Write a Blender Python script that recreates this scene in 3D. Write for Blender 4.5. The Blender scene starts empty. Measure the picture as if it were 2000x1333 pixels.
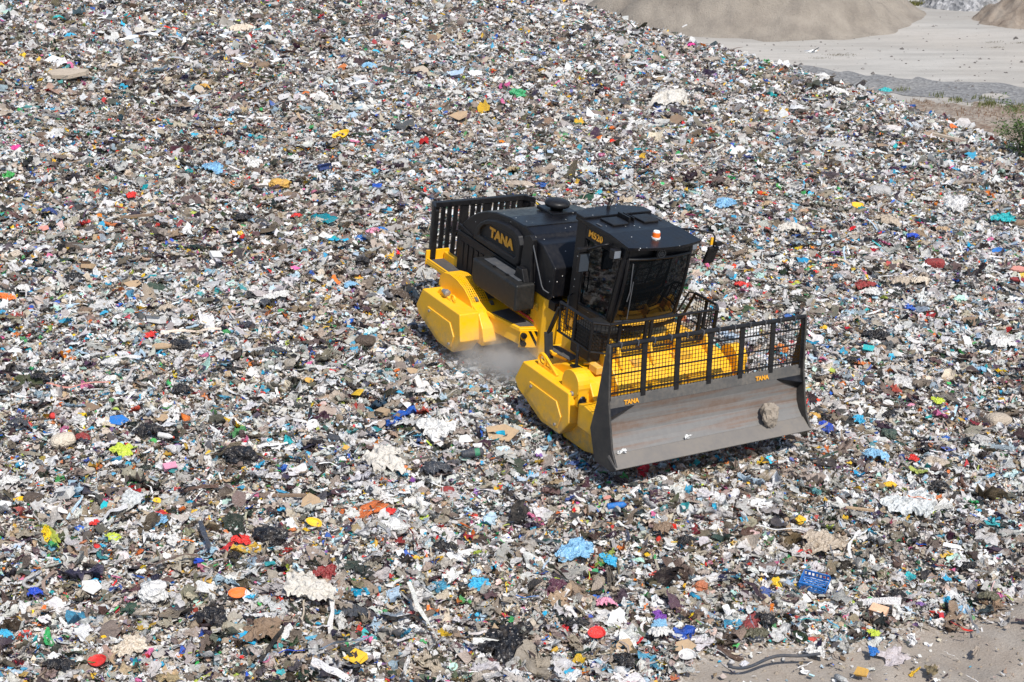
import bpy, bmesh, math, random
import numpy as np
from mathutils import Vector, Matrix, noise as mnoise
random.seed(11)
rng = np.random.default_rng(7)
scene = bpy.context.scene
COL = bpy.context.collection
R = math.radians

# ------------------------------------------------------------------ camera
PITCH = R(22.5)
FPX = 2925.0                      # focal length in pixels of a 2000 px wide frame
CAM = np.array([-1.3018, -27.7869, 12.3534])
cd = bpy.data.cameras.new('camera'); cam = bpy.data.objects.new('camera', cd); COL.objects.link(cam)
cd.sensor_width = 36; cd.lens = FPX / 2000 * 36; cd.clip_start = .5; cd.clip_end = 3000
cam.location = CAM; cam.rotation_euler = (math.pi / 2 - PITCH, 0, 0)
scene.camera = cam
CB = np.stack([[1, 0, 0], [0, math.sin(PITCH), math.cos(PITCH)], [0, -math.cos(PITCH), math.sin(PITCH)]], 1)

def view_of(P):
    c = (np.asarray(P, float) - CAM) @ CB
    d = -c[..., 2]
    return 1000 + FPX * c[..., 0] / d, 666.5 - FPX * c[..., 1] / d, d

# orientation of the compactor: x forward, y to its left, z up
MM = np.array([[0.5249386767, 0.8451814621, 0.1005369675],
               [-0.8495228152, 0.5275514115, 0.0007033152],
               [-0.0524439901, -0.0857776450, 0.9949330749]])

# ------------------------------------------------------------------ helpers
def tag(o, label=None, cat=None, group=None, kind=None):
    if label: o['label'] = label
    if cat: o['category'] = cat
    if group: o['group'] = group
    if kind: o['kind'] = kind
    return o

class MB:
    def __init__(s): s.v = []; s.f = []
    def add(s, v, f):
        n = len(s.v); s.v += [tuple(map(float, p)) for p in v]; s.f += [tuple(n + i for i in q) for q in f]; return s
    def prism(s, ax, poly, a, b):
        def P(p, h): return {'x': (h, p[0], p[1]), 'y': (p[0], h, p[1]), 'z': (p[0], p[1], h)}[ax]
        n = len(poly)
        v = [P(p, a) for p in poly] + [P(p, b) for p in poly]
        f = [tuple(range(n)), tuple(range(2 * n - 1, n - 1, -1))]
        f += [(i, n + i, n + (i + 1) % n, (i + 1) % n) for i in range(n)]
        return s.add(v, f)
    def box(s, x0, x1, y0, y1, z0, z1):
        return s.prism('z', [(x0, y0), (x1, y0), (x1, y1), (x0, y1)], z0, z1)
    def bar(s, p, q, w, h=None, up=(0, 0, 1)):
        h = h or w
        p = Vector(p); q = Vector(q); d = (q - p).normalized(); u = Vector(up)
        if abs(d.dot(u)) > .95: u = Vector((1, 0, 0))
        a = d.cross(u).normalized(); b = a.cross(d).normalized()
        c = [(-1, -1), (1, -1), (1, 1), (-1, 1)]
        v = [p + a * i * w / 2 + b * j * h / 2 for i, j in c] + [q + a * i * w / 2 + b * j * h / 2 for i, j in c]
        return s.add(v, [(3, 2, 1, 0), (4, 5, 6, 7)] + [(i, (i + 1) % 4, 4 + (i + 1) % 4, 4 + i) for i in range(4)])
    def tube(s, pts, r, n=8, flat=1.0, r1=None):
        pts = [Vector(p) for p in pts]; m = len(pts); v = []; f = []
        u = None
        for i, p in enumerate(pts):
            d = (pts[min(i + 1, m - 1)] - pts[max(i - 1, 0)]).normalized()
            if u is None:
                u = Vector((0, 0, 1)) if abs(d.z) < .9 else Vector((1, 0, 0))
            a = d.cross(u).normalized(); u = a.cross(d).normalized()
            rr = r if r1 is None else r + (r1 - r) * i / (m - 1)
            for k in range(n):
                t = 2 * math.pi * k / n
                v.append(p + a * math.cos(t) * rr + u * math.sin(t) * rr * flat)
        for i in range(m - 1):
            for k in range(n):
                f.append((i * n + k, i * n + (k + 1) % n, (i + 1) * n + (k + 1) % n, (i + 1) * n + k))
        f += [tuple(range(n - 1, -1, -1)), tuple(range((m - 1) * n, m * n))]
        return s.add(v, f)
    def lathe(s, prof, c=(0, 0, 0), ax='z', n=20):
        v = []; f = []; m = len(prof)
        for r, h in prof:
            for k in range(n):
                t = 2 * math.pi * k / n; a = r * math.cos(t); b = r * math.sin(t)
                p = {'z': (a, b, h), 'y': (a, h, b), 'x': (h, a, b)}[ax]
                v.append((p[0] + c[0], p[1] + c[1], p[2] + c[2]))
        for i in range(m - 1):
            for k in range(n):
                f.append((i * n + k, i * n + (k + 1) % n, (i + 1) * n + (k + 1) % n, (i + 1) * n + k))
        f += [tuple(range(n - 1, -1, -1)), tuple(range((m - 1) * n, m * n))]
        return s.add(v, f)
    def build(s, name, mat, parent=None, bevel=0, smooth=False, seg=2):
        me = bpy.data.meshes.new(name); me.from_pydata(s.v, [], s.f)
        bm = bmesh.new(); bm.from_mesh(me); bmesh.ops.recalc_face_normals(bm, faces=bm.faces); bm.to_mesh(me); bm.free()
        me.materials.append(mat)
        if smooth: me.polygons.foreach_set('use_smooth', [True] * len(me.polygons))
        o = bpy.data.objects.new(name, me); COL.objects.link(o)
        if parent: o.parent = parent
        if bevel:
            b = o.modifiers.new('bevel', 'BEVEL'); b.width = bevel; b.segments = seg; b.limit_method = 'ANGLE'; b.angle_limit = R(28)
        return o

def mat_new(name):
    m = bpy.data.materials.new(name); m.use_nodes = True
    nt = m.node_tree; b = nt.nodes['Principled BSDF']
    return m, nt, b

def N(nt, t, **k):
    n = nt.nodes.new(t)
    for a, v in k.items():
        if a.startswith('i_'): n.inputs[a[2:].replace('_', ' ')].default_value = v
        else: setattr(n, a, v)
    return n

def ramp(nt, fac, stops, interp='LINEAR'):
    r = nt.nodes.new('ShaderNodeValToRGB'); r.color_ramp.interpolation = interp
    els = r.color_ramp.elements
    while len(els) < len(stops): els.new(.5)
    for e, (p, c) in zip(els, stops):
        e.position = p; e.color = (*c, 1) if len(c) == 3 else c
    nt.links.new(fac, r.inputs[0]); return r.outputs[0]

def mix(nt, fac, a, b, mode='MIX'):
    m = nt.nodes.new('ShaderNodeMix'); m.data_type = 'RGBA'; m.blend_type = mode
    for s, x in ((m.inputs[0], fac), (m.inputs[6], a), (m.inputs[7], b)):
        if hasattr(x, 'links'): nt.links.new(x, s)
        elif isinstance(x, (int, float)): s.default_value = x
        else: s.default_value = (*x, 1)
    return m.outputs[2]

def coords(nt, scale=(1, 1, 1), kind='Object', rot=(0, 0, 0)):
    t = nt.nodes.new('ShaderNodeTexCoord'); m = nt.nodes.new('ShaderNodeMapping')
    m.inputs['Scale'].default_value = scale; m.inputs['Rotation'].default_value = rot
    nt.links.new(t.outputs[kind], m.inputs[0]); return m.outputs[0]

def noise(nt, vec, scale, detail=4, rough=.55, out=0):
    n = nt.nodes.new('ShaderNodeTexNoise'); n.inputs['Scale'].default_value = scale
    n.inputs['Detail'].default_value = detail; n.inputs['Roughness'].default_value = rough
    nt.links.new(vec, n.inputs['Vector']); return n.outputs[out]

def bump(nt, b, h, strength=.3, dist=.02):
    n = nt.nodes.new('ShaderNodeBump'); n.inputs['Strength'].default_value = strength; n.inputs['Distance'].default_value = dist
    nt.links.new(h, n.inputs['Height']); nt.links.new(n.outputs[0], b.inputs['Normal'])

DUST = (.36, .30, .23)
def paint(name, col, rough=.35, dust=.25, specks=False, metal=0, grime=False):
    m, nt, b = mat_new(name); L = nt.links.new
    v = coords(nt)
    n1 = noise(nt, v, 2.2, 6, .65); n2 = noise(nt, v, 14, 5, .7)
    f = N(nt, 'ShaderNodeMath', operation='MULTIPLY'); L(n1, f.inputs[0]); L(n2, f.inputs[1])
    fac = ramp(nt, f.outputs[0], [(.16, (0, 0, 0)), (.42, (dust, dust, dust))])
    c = mix(nt, fac, col, DUST)
    if specks:
        vo = N(nt, 'ShaderNodeTexVoronoi', feature='F1'); vo.inputs['Scale'].default_value = 8; L(v, vo.inputs['Vector'])
        d = ramp(nt, vo.outputs['Distance'], [(.085, (1, 1, 1)), (.10, (0, 0, 0))])
        g = N(nt, 'ShaderNodeSeparateColor'); L(vo.outputs['Color'], g.inputs[0])
        k = N(nt, 'ShaderNodeMath', operation='GREATER_THAN'); L(g.outputs[0], k.inputs[0]); k.inputs[1].default_value = .50
        q = N(nt, 'ShaderNodeMath', operation='MULTIPLY'); L(d, q.inputs[0]); L(k.outputs[0], q.inputs[1])
        c = mix(nt, q.outputs[0], c, (.6, .6, .6))
    if grime:      # dirt thrown up from below, thin scratches
        sx = N(nt, 'ShaderNodeSeparateXYZ'); L(v, sx.inputs[0])
        zz = ramp(nt, sx.outputs[2], [(.12, (1, 1, 1)), (.95, (0, 0, 0))]); n3 = noise(nt, v, 5, 6, .7)
        g1 = N(nt, 'ShaderNodeMath', operation='MULTIPLY'); L(zz, g1.inputs[0]); L(ramp(nt, n3, [(.36, (0, 0, 0)), (.62, (.85, .85, .85))]), g1.inputs[1])
        c = mix(nt, g1.outputs[0], c, (.30, .235, .165))
        vs = coords(nt, (2.0, 7, 16), rot=(0, R(18), 0)); n4 = noise(nt, vs, 3.2, 4, .6)
        c = mix(nt, ramp(nt, n4, [(.67, (0, 0, 0)), (.71, (.6, .6, .6)), (.75, (0, 0, 0))]), c, (.40, .25, .06))
    L(c, b.inputs['Base Color'])
    rr = ramp(nt, fac, [(0, (rough,) * 3), (max(dust, .05), (min(rough + .35, .9),) * 3)])
    L(rr, b.inputs['Roughness']); b.inputs['Metallic'].default_value = metal
    bump(nt, b, n2, .06, .01)
    if max(col) < .02: b.inputs['Specular IOR Level'].default_value = .32
    return m

YEL = paint('yellow_paint', (.90, .465, .003), .34, .14, grime=True)
YELD = paint('dusty_yellow_paint', (.80, .42, .02), .45, .55)
BLK = paint('black_paint', (.005, .0055, .008), .30, .025, specks=True)
BLKP = paint('matt_black_paint', (.006, .0062, .008), .38, .03)
PAD = paint('anti_slip_pad', (.055, .053, .055), .8, .18)
GRY = paint('grey_plastic', (.055, .06, .07), .5, .15)
TANKM = paint('tank_plastic', (.012, .0125, .013), .40, .05)
REDP = paint('red_paint', (.55, .03, .015), .4, .1)
STEEL = paint('bare_steel', (.32, .31, .30), .4, .2, metal=.6)
DRUMM = paint('drum_steel', (.06, .052, .045), .7, .5)
GOLD = paint('golden_letter', (.75, .34, .02), .45, .05)
WHITEP = paint('white_plastic', (.75, .75, .74), .4, .05)
MUD = paint('dried_mud', (.26, .22, .18), .9, .3)

def glass_mat():
    m, nt, b = mat_new('tinted_glass'); L = nt.links.new
    b.inputs['Base Color'].default_value = (.004, .005, .006, 1); b.inputs['Roughness'].default_value = .03
    b.inputs['Specular IOR Level'].default_value = .36
    b.inputs['Alpha'].default_value = .97
    return m
GLASS = glass_mat()
def lens(name, col, emit=0):
    m, nt, b = mat_new(name); b.inputs['Base Color'].default_value = (*col, 1); b.inputs['Roughness'].default_value = .12
    b.inputs['Coat Weight'].default_value = .6
    return m
AMBER = lens('amber_lens', (.85, .16, .01)); LAMPG = lens('lamp_glass', (.16, .18, .21)); MIRR = lens('mirror_glass', (.05, .06, .075))

def blade_mat():
    m, nt, b = mat_new('worn_blade_steel'); L = nt.links.new
    v = coords(nt, (1, .35, 2.6)); v2 = coords(nt, (1, 1, 1)); v3 = coords(nt, (1.5, .22, 9))
    n1 = noise(nt, v3, 2.4, 5, .6); n2 = noise(nt, v2, 9, 6, .75); n3 = noise(nt, v, 1.3, 3, .5)
    f = N(nt, 'ShaderNodeMath', operation='MULTIPLY'); L(n1, f.inputs[0]); L(n3, f.inputs[1])
    rust = ramp(nt, f.outputs[0], [(.20, (0, 0, 0)), (.30, (.85, .85, .85))])
    c = mix(nt, rust, (.165, .16, .155), (.165, .105, .075))
    c = mix(nt, ramp(nt, n2, [(.38, (0, 0, 0)), (.78, (.5, .5, .5))]), c, (.235, .22, .205))
    L(c, b.inputs['Base Color']); b.inputs['Roughness'].default_value = .55; b.inputs['Metallic'].default_value = .15
    bump(nt, b, n2, .15, .01)
    return m
BLADE = blade_mat()
# ------------------------------------------------------------------ the compactor
root = bpy.data.objects.new('landfill_compactor', None); COL.objects.link(root)
root.matrix_world = Matrix(MM.tolist()).to_4x4()
tag(root, 'yellow and black landfill compactor with caged cab and wide steel blade on the rubbish heap', 'compactor')
root.empty_display_size = .5

def arc(cx, cz, r, a0, a1, n):
    return [(cx + r * math.cos(R(a0 + (a1 - a0) * i / n)), cz + r * math.sin(R(a0 + (a1 - a0) * i / n))) for i in range(n + 1)]

HEXA = [(-.92, 1.14), (-1.14, .70), (-1.0, .55), (-.14, .25), (.48, .27), (.74, .60), (.62, 1.15)]
PANEL = [(-.62, .86), (.30, .86), (.50, .62), (.42, .36), (-.02, .33), (-.70, .58)]
def text_mesh(name, body, size, mat, parent, pos, xdir, ydir, bold=.012, depth=.006, shear=0, width=None):
    cu = bpy.data.curves.new('text', 'FONT'); cu.body = body; cu.size = 1; cu.offset = bold / size; cu.extrude = depth / size; cu.shear = shear
    cu.resolution_u = 3
    to = bpy.data.objects.new('text', cu); COL.objects.link(to)
    dg = bpy.context.evaluated_depsgraph_get(); me = bpy.data.meshes.new_from_object(to.evaluated_get(dg))
    bpy.data.objects.remove(to)
    co = np.array([v.co[:] for v in me.vertices])
    w = co[:, 0].max() - co[:, 0].min(); h = co[:, 1].max() - co[:, 1].min()
    sy = size / h; sx = (width / w) if width else sy
    x = Vector(xdir).normalized(); y = Vector(ydir).normalized(); z = x.cross(y)
    x0 = co[:, 0].min(); y0 = co[:, 1].min(); zz = co[:, 2].min()
    for v in me.vertices:
        v.co = Vector(pos) + x * (v.co.x - x0) * sx + y * (v.co.y - y0) * sy + z * (v.co.z - zz) * sy
    me.materials.clear(); me.materials.append(mat)
    o = bpy.data.objects.new(name, me); COL.objects.link(o); o.parent = parent
    return o

for front in (0, 1):
    c = 1.965 if front else -1.965
    sx = 1
    hull = MB()
    lower = 0 if front else .16
    hump = [(-.88, .82), (-.80, 1.0), (-.58, 1.16), (-.3, 1.30), (.0, 1.38), (.32, 1.39), (.62, 1.28), (.82, 1.02), (.93, .62)]
    hull.prism('y', [(c + x, z - (lower if z > 1 else 0)) for x, z in hump] + [(c + .86, .50), (c - .80, .50)], -1.64, 1.64)
    for s in (-1, 1):
        hull.prism('y', [(c + x, z) for x, z in HEXA], s * 2.08, s * 1.62)
    o = hull.build('drum_housing', YEL, root, .022)
    for s in (-1, 1):
        p = MB().prism('y', [(c + x, z) for x, z in PANEL], s * 2.075, s * 2.105)
        p.build('access_panel', YEL, o, .012)
        for (bx, bz) in ((-.52, .80), (.36, .42)):
            p2 = MB(); p2.lathe([(.0, 0), (.03, 0), (.03, .03), (0, .03)], (c + bx, s * 2.105 - (.03 if s < 0 else 0), bz), 'y', 8).build('bolt', STEEL, o)
    # lifting eyes on the front housing, hydraulic tool and lugs on the rear one
    for s in (-1, 1):
        e = MB(); y = s * 1.86
        if front:
            cx, cz = 1.36, 1.27
            ring = [(cx + .115 * math.cos(R(t)), y, cz + .115 * math.sin(R(t))) for t in range(-60, 241, 20)]
            e.tube(ring, .035, 6)
            e.bar((cx + .05, y, cz + .10), (cx + .52, y, 1.15), .05, .07); e.box(cx - .1, cx + .42, y - .025, y + .025, 1.13, 1.20)
            e.build('lifting_eye', YEL, o, .008)
        else:
            e.prism('y', [(-2.62, 1.13), (-2.5, 1.27), (-2.2, 1.20), (-1.95, 1.14)], y - .03, y + .03)
            e.tube([(-2.0 + .075 * math.cos(R(t)), y, 1.21 + .075 * math.sin(R(t))) for t in range(0, 361, 30)], .026, 6)
            e.build('lifting_eye', YEL, o, .008)
            MB().lathe([(0, -.05), (.045, -.05), (.05, .05), (.075, .06), (.075, .13), (.03, .15), (0, .15)], (-2.33, y - .02, 1.26), 'x', 10).build('hose_coupling', STEEL, o)
    # drum with its crusher teeth
    d = MB(); d.lathe([(0, -1.6), (.64, -1.6), (.64, 1.6), (0, 1.6)], (c, 0, .62), 'y', 40)
    dr = d.build('drum', DRUMM, root)
    t = MB()
    for k in range(16):
        for j in range(11):
            a = R(k * 22.5 + (j % 2) * 11.25); y = -1.5 + j * .3
            ca, sa = math.cos(a), math.sin(a)
            p = Vector((c + ca * .62, y, .62 + sa * .62)); q = Vector((c + ca * .73, y, .62 + sa * .73))
            t.bar(p, q, .11, .07, up=(0, 1, 0))
    tag(t.build('crusher_teeth', DRUMM, dr), kind='stuff')

# chassis
ch = MB()
ch.box(-4.02, .10, -.86, .86, .62, 1.28)
ch.prism('z', [(-.60, -.90), (-.06, -.98), (.26, -.86), (.44, -.45), (.44, .45), (.26, .86), (-.06, .98), (-.60, .90)], .55, 1.86)
ch.box(-4.02, -2.75, -.96, -.86, 1.18, 1.46)
chassis = ch.build('rear_chassis', YEL, root, .02)
fc = MB()
fc.box(.62, 2.72, -1.28, 1.28, .55, 1.18)
fc.prism('y', [(1.0, 1.1), (1.0, 1.62), (2.3, 1.70), (2.66, 1.52), (2.95, 1.22), (2.95, .7), (2.4, .6)], -1.22, 1.22)
fc.box(2.90, 3.02, -.95, -.35, .8, 1.30); fc.box(2.90, 3.02, .35, .95, .8, 1.30)
for yy in (-1.02, -.3, .3, 1.02): fc.prism('y', [(2.2, 1.68), (2.2, 1.95), (2.5, 1.9), (2.72, 1.5)], yy - .03, yy + .03)
fch = fc.build('front_chassis', YEL, root, .02)
MB().lathe([(0, .55), (.22, .55), (.22, 1.3), (0, 1.3)], (.53, 0, 0), 'z', 18).build('pivot_joint', STEEL, chassis)
for s in (-1, 1):
    h = MB(); h.tube([(.42, s * .78, 1.0), (.6, s * .8, .95), (.8, s * .78, 1.05), (.95, s * .72, 1.3)], .03, 7)
    h.tube([(.42, s * .70, 1.1), (.62, s * .72, 1.0), (.85, s * .7, 1.2)], .025, 7); h.build('hydraulic_hose', BLKP, chassis, smooth=True)
    # rear side step
    st = MB()
    st.prism('z', [(-4.06, s * .86), (-4.06, s * 1.36), (-2.86, s * 1.36), (-2.80, s * .86)], 1.20, 1.285)
    st.box(-4.10, -4.055, s * .80, s * 1.37, 1.18, 1.50)
    st.box(-4.06, -2.86, s * 1.335 - .02, s * 1.335 + .02, 1.285, 1.33)
    sp = st.build('step_plate', YEL, chassis, .01)
    MB().prism('z', [(-4.02, s * .92), (-4.02, s * 1.30), (-2.88, s * 1.30), (-2.84, s * .92)], 1.287, 1.295).build('grip_pad', PAD, sp)
    # middle platform
    pf = MB()
    pf.prism('z', [(-1.36, s * 1.45), (-.36, s * 1.27), (-.22, s * .86), (-1.40, s * .86)], 1.06, 1.145)
    pf.prism('z', [(-1.30, s * 1.41), (-.40, s * 1.24), (-.28, s * .88), (-1.34, s * .88)], .78, 1.06)
    pl = pf.build('side_platform', YEL, chassis, .012)
    MB().prism('z', [(-1.26, s * 1.38), (-.43, s * 1.225), (-.36, s * .92), (-1.34, s * .92)], 1.147, 1.155).build('grip_pad', PAD, pl)
    # hazard plate across the platform end
    a = Vector((-.325, s * 1.285, 0)); b = Vector((-.175, s * .86, 0)); d = (b - a).normalized(); n = Vector((-d.y, d.x, 0)) * (1 if s > 0 else -1)
    if n.x < 0: n = -n
    hz = MB()
    w = (b - a).length
    def pt(u, z, off=0): q = a + d * u * w + n * off; return (q.x, q.y, z)
    hz.add([pt(0, .76), pt(1, .76), pt(1, 1.13), pt(0, 1.13), pt(0, .76, .03), pt(1, .76, .03), pt(1, 1.13, .03), pt(0, 1.13, .03)],
           [(0, 1, 2, 3), (4, 5, 6, 7), (0, 1, 5, 4), (1, 2, 6, 5), (2, 3, 7, 6), (3, 0, 4, 7)])
    hp = hz.build('hazard_plate', YEL, chassis, .006)
    sm = MB()
    for k, (u0, u1) in enumerate(((.36, .50), (.62, .76), (.86, .97))):
        top = 1.115; z0 = .78
        u2 = u0 - .0
        poly = [(u2, top), (u2 + .13, top), (min(u2 + .13 + .42, 1), max(z0, top - .33 * min(1, (1 - u2 - .13) / .42))), (min(u2 + .42, .98), max(z0, top - .33 * min(1, (.98 - u2) / .42)))]
        sm.add([pt(u, z, .033) for u, z in poly], [(0, 1, 2, 3)])
    poly = [(.02, .99), (.02, .86), (.14, .775), (.30, .775)]
    sm.add([pt(u, z, .033) for u, z in poly], [(0, 1, 2, 3)])
    sm.build('hazard_stripes', BLKP, hp)
    for z in (.86, 1.03):
        q = pt(.13, z, .03)
        MB().lathe([(0, 0), (.055, 0), (.06, .06), (.05, .09), (0, .09)], q, 'x', 12).build('rubber_buffer', BLKP, hp, smooth=False)
    hr = MB(); hr.tube([(-1.06, s * .905, 1.20), (-1.0, s * .915, 1.24), (-.42, s * .905, 1.22), (-.33, s * .90, 1.17)], .03, 8); hr.build('red_grab_rail', REDP, chassis, smooth=True)
    # perforated guard over the rear drum
    yo, yi = s * 1.64, s * 1.24
    ga = [(-2.98, 1.14), (-2.95, 1.36), (-2.80, 1.47), (-2.55, 1.52), (-2.25, 1.50), (-1.95, 1.42), (-1.70, 1.28), (-1.52, 1.10)]
    g = MB(); g.prism('y', ga, yo - s * .03, yo + s * .01)
    go = g.build('drum_guard', YEL, root, .008)
    pm = MB()
    L = [0]
    for i in range(1, len(ga)): L.append(L[-1] + math.dist(ga[i], ga[i - 1]))
    def onarc(t):
        for i in range(1, len(ga)):
            if t <= L[i] + 1e-9:
                k = (t - L[i - 1]) / (L[i] - L[i - 1]); return (ga[i - 1][0] + (ga[i][0] - ga[i - 1][0]) * k, ga[i - 1][1] + (ga[i][1] - ga[i - 1][1]) * k)
        return ga[-1]
    nr = 26
    for i in range(nr + 1):
        x, z = onarc(L[1] + (L[-1] - L[1]) * i / nr); pm.bar((x, yo, z), (x, yi, z), .030, .012)
    for j in range(9):
        y = yo + (yi - yo) * j / 8
        for i in range(nr):
            p = onarc(L[1] + (L[-1] - L[1]) * i / nr); q = onarc(L[1] + (L[-1] - L[1]) * (i + 1) / nr)
            pm.bar((p[0], y, p[1]), (q[0], y, q[1]), .024, .011)
    pm.build('perforated_sheet', YEL, go)
    # dark storage box beside the engine
    tb = MB(); tb.prism('y', [(-2.02, 1.60), (-2.06, 2.06), (-.36, 2.06), (-.33, 1.52), (-1.9, 1.52)], s * 1.0, s * 1.46)
    to = tb.build('storage_box', TANKM, root, .045, seg=3)
    ld = MB(); ld.box(-1.86, -.55, s * 1.03, s * 1.30, 2.062, 2.085)
    lo = ld.build('box_lid', GRY, to, .008)
    for hx in (-1.45, -.95): MB().box(hx, hx + .07, s * 1.30, s * 1.345, 2.064, 2.09).build('hinge', BLKP, lo)

# sticker on the chassis wall
stk = MB(); stk.box(-.46, -.22, -.985, -.955, 1.50, 1.66)
MB().add([(-.47, -.944, 1.5), (-.25, -.966, 1.5), (-.25, -.966, 1.66), (-.47, -.944, 1.66)], [(0, 1, 2, 3)]).build('warning_sticker', paint('sticker_yellow', (.62, .36, .02), .5, .1), chassis)

# engine hood
pr = [(-3.42, 1.30), (-3.44, 2.06), (-3.36, 2.28), (-3.16, 2.48), (-2.8, 2.73), (-2.45, 2.88), (-2.1, 2.97), (-1.6, 3.03), (-.92, 3.04), (-.62, 2.97), (-.56, 2.90), (-.30, 2.88), (.20, 2.56), (.20, 1.96), (.10, 1.87), (-.60, 1.87), (-.60, 1.30)]
hd = MB(); hd.prism('y', pr, -.99, .99)
hood = hd.build('engine_hood', BLK, root, .028, seg=3)
MB().prism('y', [(-1.0, 3.055), (-.92, 3.055), (-.92, 3.03), (-1.0, 3.03)], -.985, .985).build('hood_seam', BLKP, hood)
ac = MB(); ac.prism('z', [(-2.02, -.05), (-1.42, -.05), (-1.42, .55), (-2.02, .55)], 3.0, 3.075)
acp = ac.build('air_filter_base', BLK, hood, .015)
MB().lathe([(0, 3.07), (.13, 3.07), (.13, 3.12), (.25, 3.15), (.27, 3.20), (.25, 3.245), (.17, 3.275), (0, 3.28)], (-1.68, .22, 0), 'z', 28).build('air_filter_cap', BLKP, acp, smooth=True)
for s in (-1, 1):
    y0 = s * .985
    # raised arch with a sunken name panel
    outer = [(-2.78, 2.20), (-2.72, 2.44), (-2.56, 2.62), (-2.30, 2.76), (-1.95, 2.86), (-1.55, 2.91), (-1.22, 2.90), (-1.02, 2.82), (-.93, 2.66), (-.92, 2.26), (-1.02, 2.18), (-1.5, 2.17)]
    inner = [(-2.52, 2.34), (-2.48, 2.49), (-2.34, 2.62), (-2.10, 2.70), (-1.85, 2.735), (-1.50, 2.75), (-1.25, 2.74), (-1.14, 2.68), (-1.10, 2.58), (-1.10, 2.38), (-1.16, 2.33), (-1.6, 2.32)]
    av = []; af = []; n = len(outer)
    oc = (-1.8, 2.5)
    def sh(p, k): return (oc[0] + (p[0] - oc[0]) * k, oc[1] + (p[1] - oc[1]) * k)
    for p in outer: av.append((p[0], y0, p[1]))
    for p in outer: q = sh(p, .94); av.append((q[0], y0 + s * .09, q[1]))
    for p in inner: q = sh(p, 1.03); av.append((q[0], y0 + s * .09, q[1]))
    for p in inner: av.append((p[0], y0 + s * .025, p[1]))
    for r in range(3):
        for i in range(n): af.append((r * n + i, r * n + (i + 1) % n, (r + 1) * n + (i + 1) % n, (r + 1) * n + i))
    af.append(tuple(range(3 * n, 4 * n)))
    a = MB().add(av, af).build('side_cowl', BLKP, hood, .02)
    if s < 0: text_mesh('lettering', 'TANA', .215, GOLD, a, (-2.19, y0 - .028, 2.425), (1, 0, 0), (0, 0, 1), .012, .004, width=.93)
    else: text_mesh('lettering', 'TANA', .215, GOLD, a, (-1.26, y0 + .028, 2.425), (-1, 0, 0), (0, 0, 1), .012, .004, width=.93)
    # ridges, louvre frame and pillar
    rd = MB(); rd.prism('y', [(-3.42, 2.16), (-2.6, 2.16), (-1.0, 2.12), (-1.0, 2.06), (-2.6, 2.09), (-3.43, 2.08)], s * .985, s * 1.03)
    rd.prism('y', [(-3.40, 2.31), (-2.85, 2.22), (-2.85, 2.19), (-3.42, 2.27)], s * .985, s * 1.02)
    rd.build('side_ridge', BLKP, hood, .008)
    pb = MB(); pb.prism('y', [(-.86, 2.02), (-.80, 2.90), (-.62, 2.98), (-.50, 2.92), (-.44, 2.02)], s * .985, s * 1.10)
    pb.prism('y', [(-.84, 2.06), (-.78, 2.30), (-.58, 2.30), (-.46, 2.06)], s * 1.09, s * 1.22)
    pb.build('hood_pillar', BLKP, hood, .012)
    gr = MB(); gr.tube([(-.52, s * 1.03, 2.88), (-.50, s * 1.07, 2.80), (-.10, s * 1.05, 2.12), (-.05, s * 1.03, 2.05), (.1, s * 1.0, 2.03)], .014, 6); gr.build('stay_rod', GRY, hood, smooth=True)
    mt = MB(); mt.box(.10, .32, s * .70, s * .98, 1.72, 1.90); mo = mt.build('hood_mount', BLKP, hood, .01)
    for by in (.76, .90): MB().lathe([(0, 0), (.022, 0), (.022, .02), (0, .02)], (.32, s * by, 1.78), 'x', 8).build('bolt', STEEL, mo)
# louvres under the arch
for s in (-1, 1):
    lv = MB(); lv.box(-3.34, -2.1, s * .985, s * .995, 1.40, 1.44)
    for k in range(6): lv.box(-3.3 + k * .2, -3.18 + k * .2, s * .985, s * 1.005, 1.40, 1.95)
    lv.build('grille', BLKP, hood)

# rear cage
rf = MB(); X = -4.30
rf.box(X - .06, X + .06, -1.17, 1.17, 2.38, 2.50); rf.box(X - .06, X + .06, -1.17, 1.17, 1.12, 1.24)
yy = -1.12
ws = [.11, .085, .085, .085, .20, .085, .085, .20, .085, .085, .085, .085, .11]
gap = (2.24 - sum(ws)) / (len(ws) - 1)
for w in ws:
    rf.box(X - .04, X + .04, yy, yy + w, 1.22, 2.40); yy += w + gap
for s in (-1, 1):
    rf.prism('z', [(X - .06, s * 1.17), (X + .25, s * 1.29), (X + .32, s * 1.27), (X + .06, s * 1.12)], 2.38, 2.50)
    rf.prism('z', [(X - .05, s * 1.16), (X + .26, s * 1.275), (X + .27, s * 1.25), (X, s * 1.13)], 1.14, 2.40)
    rf.prism('z', [(X + .20, s * 1.28), (X + .29, s * 1.28), (X + .29, s * 1.16), (X + .22, s * 1.16)], 1.12, 2.40)
cage = rf.build('rear_cage', BLKP, root, .012)
br = MB()
for s in (-1, 1): br.box(X + .05, -3.95, s * .70, s * .58, 1.14, 1.30)
br.build('cage_bracket', BLKP, cage)

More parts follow.
